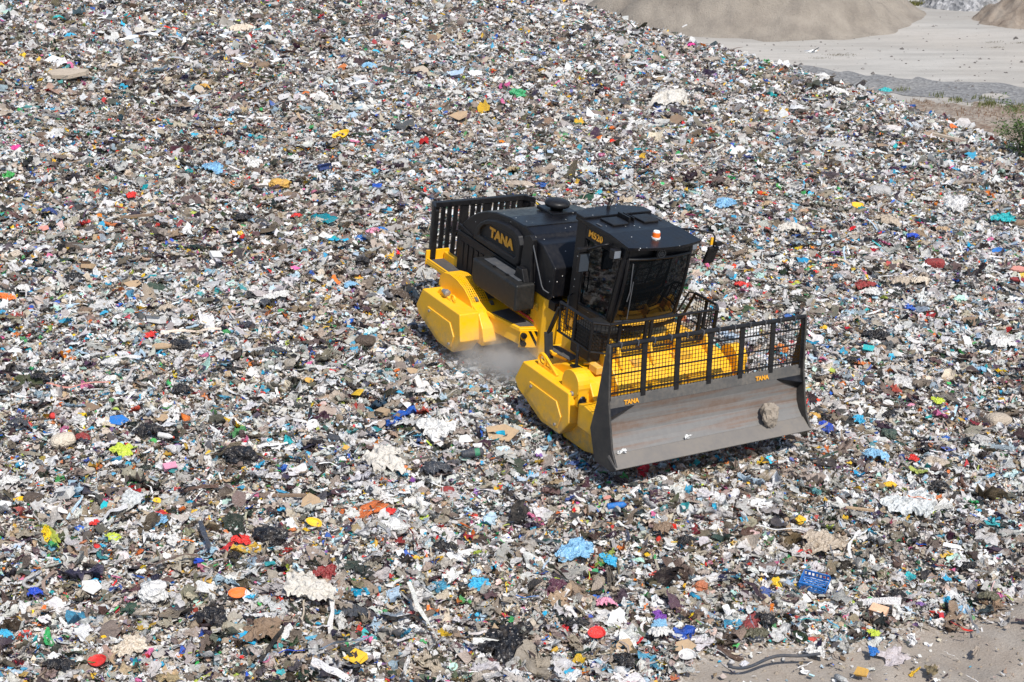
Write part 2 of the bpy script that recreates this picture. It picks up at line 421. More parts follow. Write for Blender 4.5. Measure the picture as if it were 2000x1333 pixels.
# ---- cab
cb = MB()
cb.prism('y', [(.45, 1.84), (.45, 3.64), (.76, 3.64), (.76, 1.84)], -.78, -.60); cb.prism('y', [(.45, 1.84), (.45, 3.64), (.76, 3.64), (.76, 1.84)], .60, .78)
cb.box(.46, .74, -.6, .6, 1.84, 2.6); cb.box(.46, .60, -.6, .6, 2.6, 3.64)
cb.box(.74, 1.80, -.76, .76, 1.84, 2.0)
for s in (-1, 1):
    cb.prism('y', [(1.70, 2.0), (1.82, 2.0), (2.03, 3.30), (2.03, 3.62), (1.93, 3.62), (1.92, 3.30)], s * .70, s * .78)   # front pillar
    cb.prism('y', [(.74, 1.98), (1.80, 1.98), (1.82, 2.09), (.74, 2.05)], s * .72, s * .77)
    cb.prism('y', [(.74, 3.36), (2.0, 3.36), (2.02, 3.62), (.74, 3.62)], s * .72, s * .775)
cb.prism('x', [(-.70, 3.36), (.70, 3.36), (.70, 3.62), (-.70, 3.62)], 1.98, 2.03)
cab = cb.build('cab', BLK, root, .015)
inn = MB(); inn.prism('y', [(.95, 2.0), (.95, 2.5), (.88, 3.1), (1.0, 3.12), (1.1, 2.55), (1.5, 2.5), (1.5, 2.35), (1.1, 2.3), (1.1, 2.0)], -.28, .28)
inn.box(1.15, 1.5, -.5, -.35, 2.0, 2.6); inn.box(1.15, 1.5, .35, .5, 2.0, 2.6)
inn.build('operator_seat', BLKP, cab, .03)
sw = MB(); sw.tube([(1.55, 0, 2.0), (1.5, 0, 2.55)], .03, 8); sw.build('control_column', BLKP, cab)
# windscreen, bowed in plan
wv = []; wf = []; ny = 10; nz = 6
for j in range(nz + 1):
    t = j / nz; z = 2.08 + t * 1.30
    for i in range(ny + 1):
        y = -.715 + 1.43 * i / ny
        x = 1.83 + .215 * t - .05 * (2 * t - 1) ** 2 + .05 + .10 * (1 - (y / .715) ** 2)
        wv.append((x, y, z))
for j in range(nz):
    for i in range(ny): wf.append((j * (ny + 1) + i, j * (ny + 1) + i + 1, (j + 1) * (ny + 1) + i + 1, (j + 1) * (ny + 1) + i))
wind = MB().add(wv, wf).build('windscreen', GLASS, cab, smooth=True)
fr = MB()
def wx(y, t): return 1.83 + .215 * t - .05 * (2 * t - 1) ** 2 + .05 + .10 * (1 - (y / .715) ** 2)
for yv in (-.715, .715): fr.tube([(wx(yv, t / 6) + .004, yv, 2.08 + 1.3 * t / 6) for t in range(7)], .03, 6)
for t in (0, 1): fr.tube([(wx(-.715 + 1.43 * k / 8, t), -.715 + 1.43 * k / 8, 2.08 + 1.3 * t) for k in range(9)], .03, 6)
fr.build('windscreen_frame', BLKP, wind)
# sill below the windscreen with a yellow strip showing
sl = MB(); sl.prism('z', [(1.60, -.78), (1.86, -.76), (1.97, -.4), (2.0, 0), (1.97, .4), (1.86, .76), (1.60, .78)], 1.90, 2.03); slo = sl.build('cab_sill', BLK, cab, .01)
ys = MB(); ys.prism('z', [(1.70, -.74), (1.93, -.71), (2.03, -.36), (2.05, -.05), (1.75, -.05)], 2.034, 2.055); ys.prism('z', [(1.75, .05), (2.05, .05), (2.03, .36), (1.93, .71), (1.70, .74)], 2.034, 2.055)
ys.build('yellow_sill_strip', YELD, slo)
for s in (-1, 1):
    MB().add([(.78, s * .745, 2.06), (1.74, s * .745, 2.09), (1.955, s * .745, 3.37), (.78, s * .745, 3.37)], [(0, 1, 2, 3)]).build('side_window', GLASS, cab)
    df = MB(); df.tube([(.80, s * .775, 3.34), (.80, s * .775, 2.08), (1.70, s * .775, 2.10), (1.90, s * .775, 3.32)], .016, 6)
    df.tube([(.86, s * .80, 2.30), (.86, s * .83, 2.35), (.86, s * .83, 2.70), (.86, s * .80, 2.75)], .012, 6); df.build('door_frame', BLKP, cab)
    text_mesh('lettering', 'M520', .135, GOLD, cab, ((.86, -.779, 3.43) if s < 0 else (1.36, .779, 3.43)), (-s, 0, 0), (0, 0, 1), .003, .003, width=.44)
    # work lamp under the roof edge
    wl = MB(); wl.box(1.80, 1.93, s * .80, s * .98, 3.36, 3.54); wlo = wl.build('work_lamp', BLKP, cab, .02)
    MB().add([(1.934, s * .82, 3.38), (1.934, s * .96, 3.38), (1.934, s * .96, 3.52), (1.934, s * .82, 3.52)], [(0, 1, 2, 3)]).build('lamp_lens', LAMPG, wlo)
# roof
rp = [(.40, -.80), (.18, -.42), (.14, 0), (.18, .42), (.40, .80), (1.52, .80), (1.52, -.80)]
ro = MB(); ro.prism('z', rp, 3.62, 3.70)
ro.prism('z', [(.40, -.80), (.18, -.42), (.14, 0), (.18, .42), (.40, .80), (.66, .80), (.66, -.80)], 3.70, 3.745)
roof = ro.build('cab_roof', BLK, cab, .012)
vv = []; npx = 12
fx = lambda y: 2.16 + .17 * (1 - (y / .84) ** 2)
for i in range(npx + 1):
    y = -.84 + 1.68 * i / npx; vv.append((1.50, y * .953, 3.705)); vv.append((fx(y), y, 3.655)); vv.append((fx(y) - .01, y, 3.60)); vv.append((1.50, y * .953, 3.62))
vf = []
for i in range(npx):
    a = 4 * i; vf += [(a, a + 1, a + 5, a + 4), (a + 1, a + 2, a + 6, a + 5), (a + 2, a + 3, a + 7, a + 6), (a + 3, a, a + 4, a + 7)]
vf += [(0, 1, 2, 3), (4 * npx + 3, 4 * npx + 2, 4 * npx + 1, 4 * npx)]
visor = MB().add(vv, vf).build('roof_visor', BLK, roof)
for y0 in (-.50, .22):
    MB().prism('z', [(.76, y0), (.76, y0 + .38), (1.12, y0 + .40), (1.18, y0 + .34), (1.18, y0 + .02)], 3.703, 3.738).build('roof_hatch', BLKP, roof, .01)
hd2 = MB(); hd2.prism('x', [(-.02, 3.703), (-.02, 3.79), (.02, 3.79), (.02, 3.703)], .66, 1.02); hd2.prism('x', [(.10, 3.703), (.10, 3.77), (.12, 3.77), (.12, 3.703)], .66, 1.02); hd2.build('roof_channel', BLKP, roof)
for y0 in (-.70, .70): MB().box(.95, 1.10, y0 - .02, y0 + .02, 3.702, 3.715).build('clip', GRY, roof)
an = MB(); an.lathe([(0, 3.745), (.04, 3.745), (.035, 3.80), (.018, 3.82), (.018, 3.88), (.03, 3.89), (.03, 3.93), (0, 3.94)], (.30, .02, 0), 'z', 10); an.build('antenna_base', BLKP, roof)
bz = 3.672
bc = MB(); bc.lathe([(0, bz), (.085, bz), (.085, bz + .035), (0, bz + .035)], (1.90, -.03, 0), 'z', 20); bco = bc.build('beacon', WHITEP, roof)
MB().lathe([(0, bz + .036), (.075, bz + .036), (.072, bz + .11), (.066, bz + .125), (0, bz + .125)], (1.90, -.03, 0), 'z', 20).build('amber_lens', AMBER, bco, smooth=False)
MB().lathe([(0, bz + .126), (.066, bz + .126), (.058, bz + .15), (0, bz + .155)], (1.90, -.03, 0), 'z', 20).build('beacon_cap', WHITEP, bco)
em = MB(); em.tube([(2.165, -.05 + .075 * math.cos(R(t)), 3.47 + .075 * math.sin(R(t))) for t in range(0, 361, 20)], .010, 6)
em.tube([(2.165, -.05 + .035 * math.cos(R(t)), 3.47 + .035 * math.sin(R(t))) for t in range(0, 361, 30)], .009, 6)
for t in (90, 210, 330): em.bar((2.165, -.05, 3.47), (2.165, -.05 + .075 * math.cos(R(t)), 3.47 + .075 * math.sin(R(t))), .010)
em.build('round_emblem', GRY, cab)
ebk = MB(); ebk.box(2.10, 2.16, -.16, .06, 3.38, 3.58); ebk.build('emblem_backing', BLKP, cab)
wp = MB(); wp.tube([(2.09, -.62, 3.30), (2.08, -.60, 2.75), (2.05, -.62, 2.55)], .012, 6); wp.tube([(2.10, -.57, 2.95), (2.06, -.57, 2.2)], .010, 6); wp.build('wiper', GRY, cab)
# mirrors
ml = MB(); ml.tube([(1.56, -.82, 3.52), (1.48, -.92, 3.48), (1.24, -.98, 3.34), (1.12, -1.0, 3.24)], .022, 7); mlo = ml.build('mirror_arm', BLKP, cab, smooth=True)
mb = MB(); mb.box(1.08, 1.14, -1.14, -.90, 2.84, 3.22); mb.box(1.06, 1.16, -1.18, -.88, 3.24, 3.32); mbo = mb.build('mirror', BLKP, mlo, .015)
MB().add([(1.142, -1.125, 2.86), (1.142, -.915, 2.86), (1.142, -.915, 3.20), (1.142, -1.125, 3.20)], [(0, 1, 2, 3)]).build('mirror_glass', MIRR, mbo)
mr = MB(); mr.tube([(1.52, .80, 3.66), (1.70, .96, 3.70), (2.05, 1.19, 3.72), (2.09, 1.22, 3.66), (2.10, 1.22, 3.36)], .020, 7); mro = mr.build('mirror_arm', BLKP, cab, smooth=True)
mb = MB(); mb.bar((2.11, 1.22, 3.46), (2.01, 1.21, 3.12), .06, .24, up=(0, 1, 0)); mb.box(2.12, 2.2, 1.2, 1.34, 3.5, 3.58); mbo = mb.build('mirror', BLKP, mro, .012)
MB().box(2.06, 2.09, 1.15, 1.20, 3.50, 3.64).build('yellow_tab', YEL, mro)
gh = MB(); gh.tube([(1.72, .80, 3.22), (1.76, .93, 3.20), (1.72, .95, 2.85), (1.62, .95, 2.45), (1.58, .80, 2.42)], .016, 7); gh.build('grab_handle', BLKP, cab, smooth=True)
gh = MB(); gh.tube([(.62, -.80, 2.2), (.62, -.90, 2.15), (.66, -.92, 1.62), (.72, -.90, 1.52)], .018, 7); gh.build('grab_handle', BLKP, cab, smooth=True)

# ---- walkway guard round the cab
gd = MB()
Pt = [(1.22, -1.50), (2.28, -1.50), (2.46, -1.25), (2.46, 1.25), (2.28, 1.38), (1.62, 1.38)]
zt, zb = 2.33, 1.76
def rail(p, q, z, r=.03): gd.tube([(p[0], p[1], z), (q[0], q[1], z)], r, 8)
for i in range(len(Pt) - 1): rail(Pt[i], Pt[i + 1], zt); rail(Pt[i], Pt[i + 1], zb, .022)
for p in Pt[1:5]: gd.tube([(p[0], p[1], zb), (p[0], p[1], zt)], .026, 8)
for y in (-1.02, -.42, -.30, .34, .84, .95): gd.box(2.44, 2.48, y - .03, y + .03, zb, zt)
gd.tube([(Pt[0][0], Pt[0][1], zt), (Pt[0][0] + .05, Pt[0][1], zb)], .026, 8); gd.box(1.70, 1.76, -1.52, -1.48, zb, zt)
gd.tube([(1.62, 1.38, zt), (1.30, 1.36, 1.62)], .03, 8); gd.tube([(1.62, 1.38, zt), (1.50, 1.32, zt - .02), (1.40, 1.2, 1.9)], .02, 8); gd.box(1.95, 2.0, 1.36, 1.40, zb, zt)
guard = gd.build('walkway_guard', BLKP, root)
gm = MB()
def meshpanel(mb, a, b, z0, z1, cell, th=.009, lean=None):
    a = Vector(a); b = Vector(b); L_ = (b - a).length; n = max(2, round(L_ / cell)); m = max(2, round((z1 - z0) / cell))
    f = lean or (lambda z: Vector((0, 0, 0)))
    for i in range(1, n):
        p = a.lerp(b, i / n); mb.bar(Vector((p.x, p.y, z0)) + f(z0), Vector((p.x, p.y, z1)) + f(z1), th)
    for j in range(1, m):
        z = z0 + (z1 - z0) * j / m; mb.bar(Vector((a.x, a.y, z)) + f(z), Vector((b.x, b.y, z)) + f(z), th * .9)
meshpanel(gm, (1.25, -1.5, 0), (2.28, -1.5, 0), zb, zt, .075); meshpanel(gm, (2.28, -1.5, 0), (2.46, -1.25, 0), zb, zt, .075)
meshpanel(gm, (2.46, -1.25, 0), (2.46, 1.25, 0), zb, zt, .066); meshpanel(gm, (2.46, 1.25, 0), (2.28, 1.38, 0), zb, zt, .066); meshpanel(gm, (2.28, 1.38, 0), (1.62, 1.38, 0), zb, zt, .066)
gm.build('wire_mesh', BLKP, guard)
bp = MB(); bp.box(1.62, 2.24, -1.47, -.85, 1.52, 2.12); bp.build('equipment_box', TANKM, root, .03)
lg = MB(); lg.bar((1.24, -1.52, 2.24), (1.02, -1.56, 1.62), .09, .05); lg.bar((1.02, -1.56, 1.66), (1.22, -1.62, 1.20), .16, .06); lg.build('guard_post', BLKP, guard, .008); lg = MB(); lg.tube([(1.92, -1.50, zb), (2.06, -1.60, 1.70), (2.10, -1.62, 1.40)], .032, 8)
lg.box(2.0, 2.2, -1.70, -1.54, 1.385, 1.42); lg.build('guard_post', BLKP, guard, .008)
sp = MB(); sp.prism('z', [(.95, -1.56), (1.05, -1.30), (1.55, -1.26), (1.62, -1.50), (1.3, -1.62)], 1.30, 1.36); spo = sp.build('cab_step', YEL, root, .01)
MB().prism('z', [(1.0, -1.52), (1.09, -1.33), (1.52, -1.29), (1.57, -1.47), (1.3, -1.58)], 1.362, 1.37).build('grip_pad', PAD, spo)
MB().prism('z', [(1.42, -1.60), (1.50, -1.35), (1.72, -1.30), (1.80, -1.55)], 1.385, 1.40).build('grip_pad', PAD, root)
ic = MB(); ic.add([(1.60, -1.535, 2.02), (1.69, -1.535, 2.02), (1.70, -1.535, 2.16), (1.66, -1.535, 2.20), (1.61, -1.535, 2.12)], [(0, 1, 2, 3, 4)]); ic.build('yellow_marker', GOLD, guard)
# pipework and small fittings on the front deck
pw = MB()
for k in range(6):
    y = -1.35 + k * .18; pw.tube([(2.1 + .03 * k, y - .1, 1.45), (2.3, y, 1.52), (2.55, y + .06, 1.42), (2.72, y + .1, 1.2)], .028, 7)
pw.build('deck_pipes', YELD, fch, smooth=True)
for bx in ((2.25, 2.5, -1.45, -1.30, 1.38, 1.52), (2.5, 2.68, -.75, -.5, 1.4, 1.6), (2.5, 2.68, .2, .6, 1.4, 1.62)): MB().box(*bx).build('valve_block', YELD, fch, .012)

# ---- blade arms
for s in (-1, 1):
    y0, y1 = s * 1.98, s * 1.72
    a = MB(); a.prism('y', arc(2.46, 1.27, .27, 0, 337, 22), y0, y1); a.box(2.30, 2.72, min(y0, y1) + .03, max(y0, y1) - .03, .9, 1.30)
    ao = a.build('cylinder_bracket', YEL, root, .012)
    MB().lathe([(0, 0), (.05, 0), (.05, .04), (0, .04)], (2.56, y0 - (.04 if s < 0 else 0), 1.12), 'y', 12).build('pin', STEEL, ao)
    cy = MB(); cy.tube([(2.62, s * 1.86, 1.10), (2.86, s * 1.86, .86)], .085, 14); cyl = cy.build('lift_cylinder', BLKP, root)
    cr = MB(); cr.tube([(2.86, s * 1.86, .86), (3.02, s * 1.86, .70)], .05, 12); cr.build('piston_rod', STEEL, cyl)
    am = MB(); am.prism('y', [(2.08, .18), (2.08, .36), (2.52, .56), (3.62, .80), (3.62, .30), (2.92, .10), (2.25, .08)], s * 1.82, s * 1.54)
    am.prism('y', [(2.82, .60), (2.78, 1.02), (2.92, 1.06), (3.56, 1.0), (3.60, .60)], s * 1.98, s * 1.74)
    amo = am.build('push_arm', YEL, root, .014)
    MB().lathe([(0, 0), (.13, 0), (.13, .14), (0, .14)], (2.14, s * 1.86 - .07, .25), 'y', 14).build('pivot_pin', STEEL, amo)

# ---- blade
curve = [(3.93, 1.46), (3.905, 1.30), (3.915, 1.12), (3.96, .96), (4.05, .82), (4.19, .70)]
bl = MB(); bk = [(x - .06, z) for x, z in curve]
bl.prism('y', curve + bk[::-1], -2.22, 2.22)
bl.box(3.62, 3.87, -2.0, 2.0, .85, 1.0); bl.box(3.62, 3.87, -2.0, 2.0, 1.25, 1.38)
blade = bl.build('blade', BLADE, root, .006)
ENDP = paint('scratched_black_paint', (.022, .022, .023), .5, .18)
le = MB(); le.prism('y', [(4.18, .712), (4.20, .72), (4.455, .56), (4.44, .535), (4.16, .66)], -2.26, 2.30); le.build('cutting_edge', paint('worn_cutting_edge', (.15, .138, .128), .55, .22, metal=.1), blade, .006)
for s in (-1, 1):
    sd = MB(); sd.prism('y', [(3.72, 2.60), (3.80, 2.60), (3.98, 1.60), (4.10, 1.24), (4.25, .82), (4.44, .56), (4.32, .44), (3.80, .42), (3.56, .95), (3.64, 1.46)], s * 2.215, s * 2.255)
    sd.build('end_plate', ENDP, blade, .008)
    gs = MB(); gs.add([(3.93, s * 2.21, 1.47), (3.93, s * 1.62, 1.47), (4.04, s * 2.21, 1.36), (3.93, s * 2.21, 1.20), (3.92, s * 1.62, 1.44)], [(0, 1, 2), (2, 1, 4, 3), (0, 2, 3)]); gs.build('corner_gusset', BLK, blade)
tp = MB(); tp.prism('y', [(3.935, 1.46), (3.90, 1.66), (3.86, 1.66), (3.87, 1.46)], -2.215, 2.215); tps = tp.build('top_strip', paint('scuffed_black_paint', (.075, .073, .072), .5, .25), blade, .006)
fn = (Vector((0, 1, 0)), Vector((-.035, 0, .2)))
for y, w in ((-1.88, .32), (1.10, .32)):
    text_mesh('lettering', 'TANA', .085, GOLD, tps, (3.936, y, 1.50), (0, 1, 0), (-.035, 0, .2), .003, .004, width=w)
ff = MB()
fxz = lambda z: 3.90 - (z - 1.60) * .147
def FX(z): return Vector((fxz(z), 0, 0))
ff.tube([(fxz(2.57), -2.24, 2.57), (fxz(2.57), 2.24, 2.57)], .042, 10)
for k in range(7):
    y = -2.2 + k * 4.4 / 6; w = .045
    ff.bar((fxz(1.6), y, 1.60), (fxz(2.56), y, 2.56), .105 if 0 < k < 6 else .08, .03, up=(1, 0, 0))
for z in (1.74, 2.06, 2.36): ff.bar((fxz(z) + .012, -2.2, z), (fxz(z) + .012, 2.2, z), .022)
fence = ff.build('blade_fence', BLKP, blade)
fm = MB()
for k in range(6):
    y0 = -2.2 + k * 4.4 / 6 + .05; y1 = -2.2 + (k + 1) * 4.4 / 6 - .05
    meshpanel(fm, (0, y0, 0), (0, y1, 0), 1.64, 2.55, .068, .0085, lean=FX)
fm.build('wire_mesh', BLKP, fence)
for k in range(12):
    y = -2.0 + k * .36; MB().bar((fxz(2.57) + .0, y - .012, 2.57), (fxz(2.57) + .0, y + .012, 2.57), .098).build('tie', GRY, fence)

# lump of mud stuck on the blade, scraps lying on the lip
mudm = bpy.data.meshes.new('mud_lump'); bm = bmesh.new(); bmesh.ops.create_icosphere(bm, subdivisions=4, radius=1)
for v in bm.verts:
    n = mnoise.fractal(v.co * 1.2 + Vector((3, 1, 2)), 1.0, 2.1, 4)
    v.co = Vector((v.co.x * .13, v.co.y * .17, v.co.z * .21)) * (1 + .55 * n)
bm.to_mesh(mudm); bm.free(); mudm.materials.append(MUD)
mo = bpy.data.objects.new('mud_lump', mudm); COL.objects.link(mo)
mo.matrix_world = root.matrix_world @ Matrix.Translation((4.21, 1.36, .90))
tag(mo, 'lump of dried grey mud stuck to the lower face of the blade', 'mud lump')

for (bx, by, bz, s_, lab) in ((4.24, -2.02, .72, .11, 'torn scrap of white paper in the near lower corner of the blade'), (4.21, -.55, .735, .09, 'small white scrap caught above the middle of the blade lip')):
    q = MB(); rq = random.Random(int(s_ * 1000))
    for i in range(5):
        for j in range(5): q.v.append(((rq.uniform(-.2, .2) - .2 + .25 * i * .3) * s_, (j / 4 - .5 + rq.uniform(-.12, .12)) * s_ * 1.5, (i / 4 + rq.uniform(-.25, .25)) * s_))
    q.f = [(i * 5 + j, i * 5 + j + 1, i * 5 + j + 6, i * 5 + j + 5) for i in range(4) for j in range(4)]
    so = q.build('paper_scrap', WHITEP); so.matrix_world = root.matrix_world @ Matrix.Translation((bx, by, bz)); tag(so, lab, 'scrap', 'paper scraps on the blade')
# ------------------------------------------------------------------ the rubbish heap
_tab = np.random.default_rng(3).random((64, 64))
def vnoise(x, y):
    xi = np.floor(x).astype(int); yi = np.floor(y).astype(int); fx = x - xi; fy = y - yi
    fx = fx * fx * (3 - 2 * fx); fy = fy * fy * (3 - 2 * fy)
    g = lambda a, b: _tab[a % 64, b % 64]
    return (g(xi, yi) * (1 - fx) + g(xi + 1, yi) * fx) * (1 - fy) + (g(xi, yi + 1) * (1 - fx) + g(xi + 1, yi + 1) * fx) * fy - .5

def mach_xy(X, Y):
    return MM[0, 0] * X + MM[1, 0] * Y, MM[0, 1] * X + MM[1, 1] * Y
PLAIN_Z = -8.0
def heap(X, Y, mounds=True):
    X = np.asarray(X, float); Y = np.asarray(Y, float)
    z = -(0.1005369675 * X + 0.0007033152 * Y) / 0.9949330749
    if mounds:
        a = .45 * vnoise(X / 6.3 + 9.1, Y / 6.3 + 3.3) + .34 * vnoise(X / 2.3 + 1.7, Y / 2.3 + 5.2) + .22 * vnoise(X / .9, Y / .9 + 8.3) + .10 * vnoise(X / .4 + 4.4, Y / .4)
        mx, my = mach_xy(X, Y)
        d = np.maximum(np.abs(mx - .1) - 4.4, np.abs(my) - 2.3)
        z = z + a * (.12 + .88 * np.clip(d / 1.6, 0, 1)) - .02
    s = .81 * X + .587 * Y - 29.6 - 1.25 * np.exp(-((Y - 32.0) / 5.0) ** 2)
    w = 1.0
    z = z - .72 * w * np.logaddexp(0, np.clip(s / w, -40, 40))
    return np.maximum(z, PLAIN_Z - .3)
def dirt_side(X, Y):      # > 0 where the bare ground in front begins
    return (-9.65 + .545 * (X - 1.4)) - Y + .9 * vnoise(X / 1.3 + 2.2, Y / 1.3) + .5 * vnoise(X / .5, Y / .5)

def grid_mesh(name, X, Y, Z, mat):
    ny, nx = X.shape
    v = np.stack([X, Y, Z], -1).reshape(-1, 3)
    i = np.arange(ny * nx).reshape(ny, nx)
    f = np.stack([i[:-1, :-1], i[:-1, 1:], i[1:, 1:], i[1:, :-1]], -1).reshape(-1, 4)
    return raw_mesh(name, v, f, mat)
def raw_mesh(name, v, f, mat, col=None, smooth=False, sizes=None):
    me = bpy.data.meshes.new(name)
    me.vertices.add(len(v)); me.vertices.foreach_set('co', np.ascontiguousarray(v, np.float32).ravel())
    if sizes is None:
        k = f.shape[1]; nf = len(f); starts = np.arange(nf) * k; loops = f.ravel()
    else:
        loops = f; nf = len(sizes); starts = np.concatenate([[0], np.cumsum(sizes)[:-1]])
    me.loops.add(len(loops)); me.loops.foreach_set('vertex_index', np.ascontiguousarray(loops, np.int32))
    me.polygons.add(nf); me.polygons.foreach_set('loop_start', np.ascontiguousarray(starts, np.int32))
    if smooth: me.polygons.foreach_set('use_smooth', np.ones(nf, bool))
    if col is not None:
        a = me.color_attributes.new('Col', 'FLOAT_COLOR', 'POINT'); a.data.foreach_set('color', np.ascontiguousarray(col, np.float32).ravel())
    me.update(calc_edges=True)
    me.materials.append(mat)
    o = bpy.data.objects.new(name, me); COL.objects.link(o)
    return o

# colours met in the rubbish (linear), with weights and gloss
PAL = [((.87, .86, .85), 40), ((.76, .75, .735), 15), ((.54, .515, .485), 9), ((.46, .39, .32), 13), ((.27, .21, .16), 7), ((.12, .09, .07), 4), ((.012, .012, .017), 13),
       ((.045, .05, .065), 6), ((.46, .33, .21), 6), ((.68, .58, .46), 6), ((.03, .44, .72), 3.6), ((.02, .13, .58), 2.3), ((.01, .40, .44), 2.2), ((.68, .025, .02), 2.4),
       ((.74, .16, .36), 1.1), ((.86, .52, .02), 2.4), ((.84, .20, .02), 1.6), ((.05, .40, .11), 1.6), ((.50, .62, .08), .8), ((.26, .12, .40), .4), ((.48, .74, .66), 1.2),
       ((.50, .68, .82), 3.0), ((.76, .56, .50), 1.2), ((.30, .03, .04), .6), ((.03, .10, .06), .9)]
PALC = np.array([c for c, w in PAL]); PALW = np.array([w for c, w in PAL], float); PALW /= PALW.sum()

def rubbish_mat():
    m, nt, b = mat_new('rubbish'); L = nt.links.new
    at = N(nt, 'ShaderNodeVertexColor', layer_name='Col')
    v = coords(nt)
    n1 = noise(nt, v, 9, 4, .65); n2 = noise(nt, v, 34, 3, .6)
    dirt = ramp(nt, n1, [(.44, (0, 0, 0)), (.76, (.5, .5, .5))])
    c = mix(nt, dirt, at.outputs[0], (.20, .165, .135))
    pr = ramp(nt, n2, [(.30, (.55, .55, .55)), (.46, (1, 1, 1)), (1, (1, 1, 1))])
    c = mix(nt, .40, c, pr, 'MULTIPLY')
    L(c, b.inputs['Base Color'])
    nb = noise(nt, v, 19, 3, .55); nbr = ramp(nt, nb, [(.38, (1, 1, 1)), (.5, (0, 0, 0)), (.62, (1, 1, 1))]); bump(nt, b, nbr, .55, .022)
    rr = N(nt, 'ShaderNodeMapRange'); L(at.outputs[1], rr.inputs[0]); rr.inputs[3].default_value = .75; rr.inputs[4].default_value = .28
    L(rr.outputs[0], b.inputs['Roughness']); b.inputs['Specular IOR Level'].default_value = .4
    tr = N(nt, 'ShaderNodeBsdfTranslucent'); L(c, tr.inputs[0])
    ms = N(nt, 'ShaderNodeMixShader'); k = N(nt, 'ShaderNodeMath', operation='MULTIPLY'); L(at.outputs[1], k.inputs[0]); k.inputs[1].default_value = .34
    L(k.outputs[0], ms.inputs[0]); L(b.outputs[0], ms.inputs[1]); L(tr.outputs[0], ms.inputs[2])
    L(ms.outputs[0], nt.nodes['Material Output'].inputs[0])
    return m
RUB = rubbish_mat()

def heap_mat():
    m, nt, b = mat_new('heap_ground'); L = nt.links.new
    at = N(nt, 'ShaderNodeVertexColor', layer_name='Col')
    v = coords(nt); n1 = noise(nt, v, 1.6, 6, .65); n2 = noise(nt, v, 25, 5, .7)
    dist = N(nt, 'ShaderNodeTexNoise'); dist.inputs['Scale'].default_value = 6; L(v, dist.inputs['Vector'])
    va = N(nt, 'ShaderNodeVectorMath', operation='MULTIPLY_ADD'); L(dist.outputs[1], va.inputs[0]); va.inputs[1].default_value = (.10, .10, .10); L(v, va.inputs[2])
    vo = N(nt, 'ShaderNodeTexVoronoi'); vo.inputs['Scale'].default_value = 26; L(va.outputs[0], vo.inputs['Vector'])
    sp = N(nt, 'ShaderNodeSeparateColor'); L(vo.outputs['Color'], sp.inputs[0])
    cc = ramp(nt, sp.outputs[0], [(0, (.09, .08, .07)), (.12, (.30, .25, .20)), (.34, (.42, .36, .30)), (.52, (.58, .53, .48)), (.66, (.80, .77, .73)), (.90, (.12, .10, .085)), (.93, (.08, .3, .42)), (.955, (.5, .05, .04)), (.975, (.6, .4, .06))], 'CONSTANT')
    cc = mix(nt, ramp(nt, n2, [(.3, (.75, .75, .75)), (.62, (0, 0, 0))]), cc, (.26, .215, .175))
    soil = mix(nt, n2, (.19, .165, .14), (.48, .43, .375)); soil = mix(nt, ramp(nt, n1, [(.35, (0, 0, 0)), (.7, (.6, .6, .6))]), soil, (.25, .20, .16))
    c = mix(nt, at.outputs[1], cc, soil)
    L(c, b.inputs['Base Color']); b.inputs['Roughness'].default_value = .95; b.inputs['Specular IOR Level'].default_value = .15
    bump(nt, b, n2, .8, .03)
    return m

# heap surface: fine cells near the camera, coarser far away
ys = [-20.0]
while ys[-1] < 62: ys.append(ys[-1] + .13 + .0035 * (ys[-1] + 20))
ys = np.array(ys); us = np.linspace(-1.25, 1.25, 330)
Yg = np.repeat(ys[:, None], len(us), 1); half = 9.0 + .44 * (Yg + 20)
Xg = -1.3 + us[None, :] * half
Zg = heap(Xg, Yg)
dm = np.clip(dirt_side(Xg, Yg) / .5 + .5, 0, 1)
far = (.81 * Xg + .587 * Yg > 33.5)
Zg = Zg - .03
hs = grid_mesh('garbage_heap', Xg, Yg, Zg, heap_mat())
ca = hs.data.color_attributes.new('Col', 'FLOAT_COLOR', 'POINT')
cc = np.zeros((Xg.size, 4), np.float32); cc[:, 3] = np.maximum(dm, np.clip((.81 * Xg + .587 * Yg - 33) / 2, 0, 1)).ravel(); ca.data.foreach_set('color', cc.ravel())
hs.data.polygons.foreach_set('use_smooth', [True] * len(hs.data.polygons))
tag(hs, 'sloping landfill heap surface under the rubbish', 'heap', kind='structure')

# ---- shapes of the litter: small libraries of crumpled pieces, unit size, lying in xy
def proto_sheet(n, seed, crumple=.22):
    r = np.random.default_rng(seed)
    u, v = np.meshgrid(np.linspace(-1, 1, n), np.linspace(-1, 1, n))
    x = u * np.sqrt(1 - v * v * .42); y = v * np.sqrt(1 - u * u * .42)
    a = np.arctan2(y, x); k = 1 + .22 * np.sin(a * 2 + r.random() * 6) + .16 * np.sin(a * 3 + r.random() * 6) + .10 * np.sin(a * 5 + r.random() * 6)
    x = x * k; y = y * k * (.45 + .5 * r.random())
    z = crumple * r.normal(size=x.shape) + .30 * (r.random() - .3) * (x * x) + .25 * (r.random() - .5) * x * y
    fold = r.random() * math.pi; d = x * math.cos(fold) + y * math.sin(fold); z = z + .5 * (r.random() - .35) * np.abs(d)
    x = x + .10 * r.normal(size=x.shape); y = y + .10 * r.normal(size=x.shape)
    i = np.arange(n * n).reshape(n, n)
    f = np.stack([i[:-1, :-1], i[:-1, 1:], i[1:, 1:], i[1:, :-1]], -1).reshape(-1, 4)
    return np.stack([x, y, z], -1).reshape(-1, 3) * .5, f
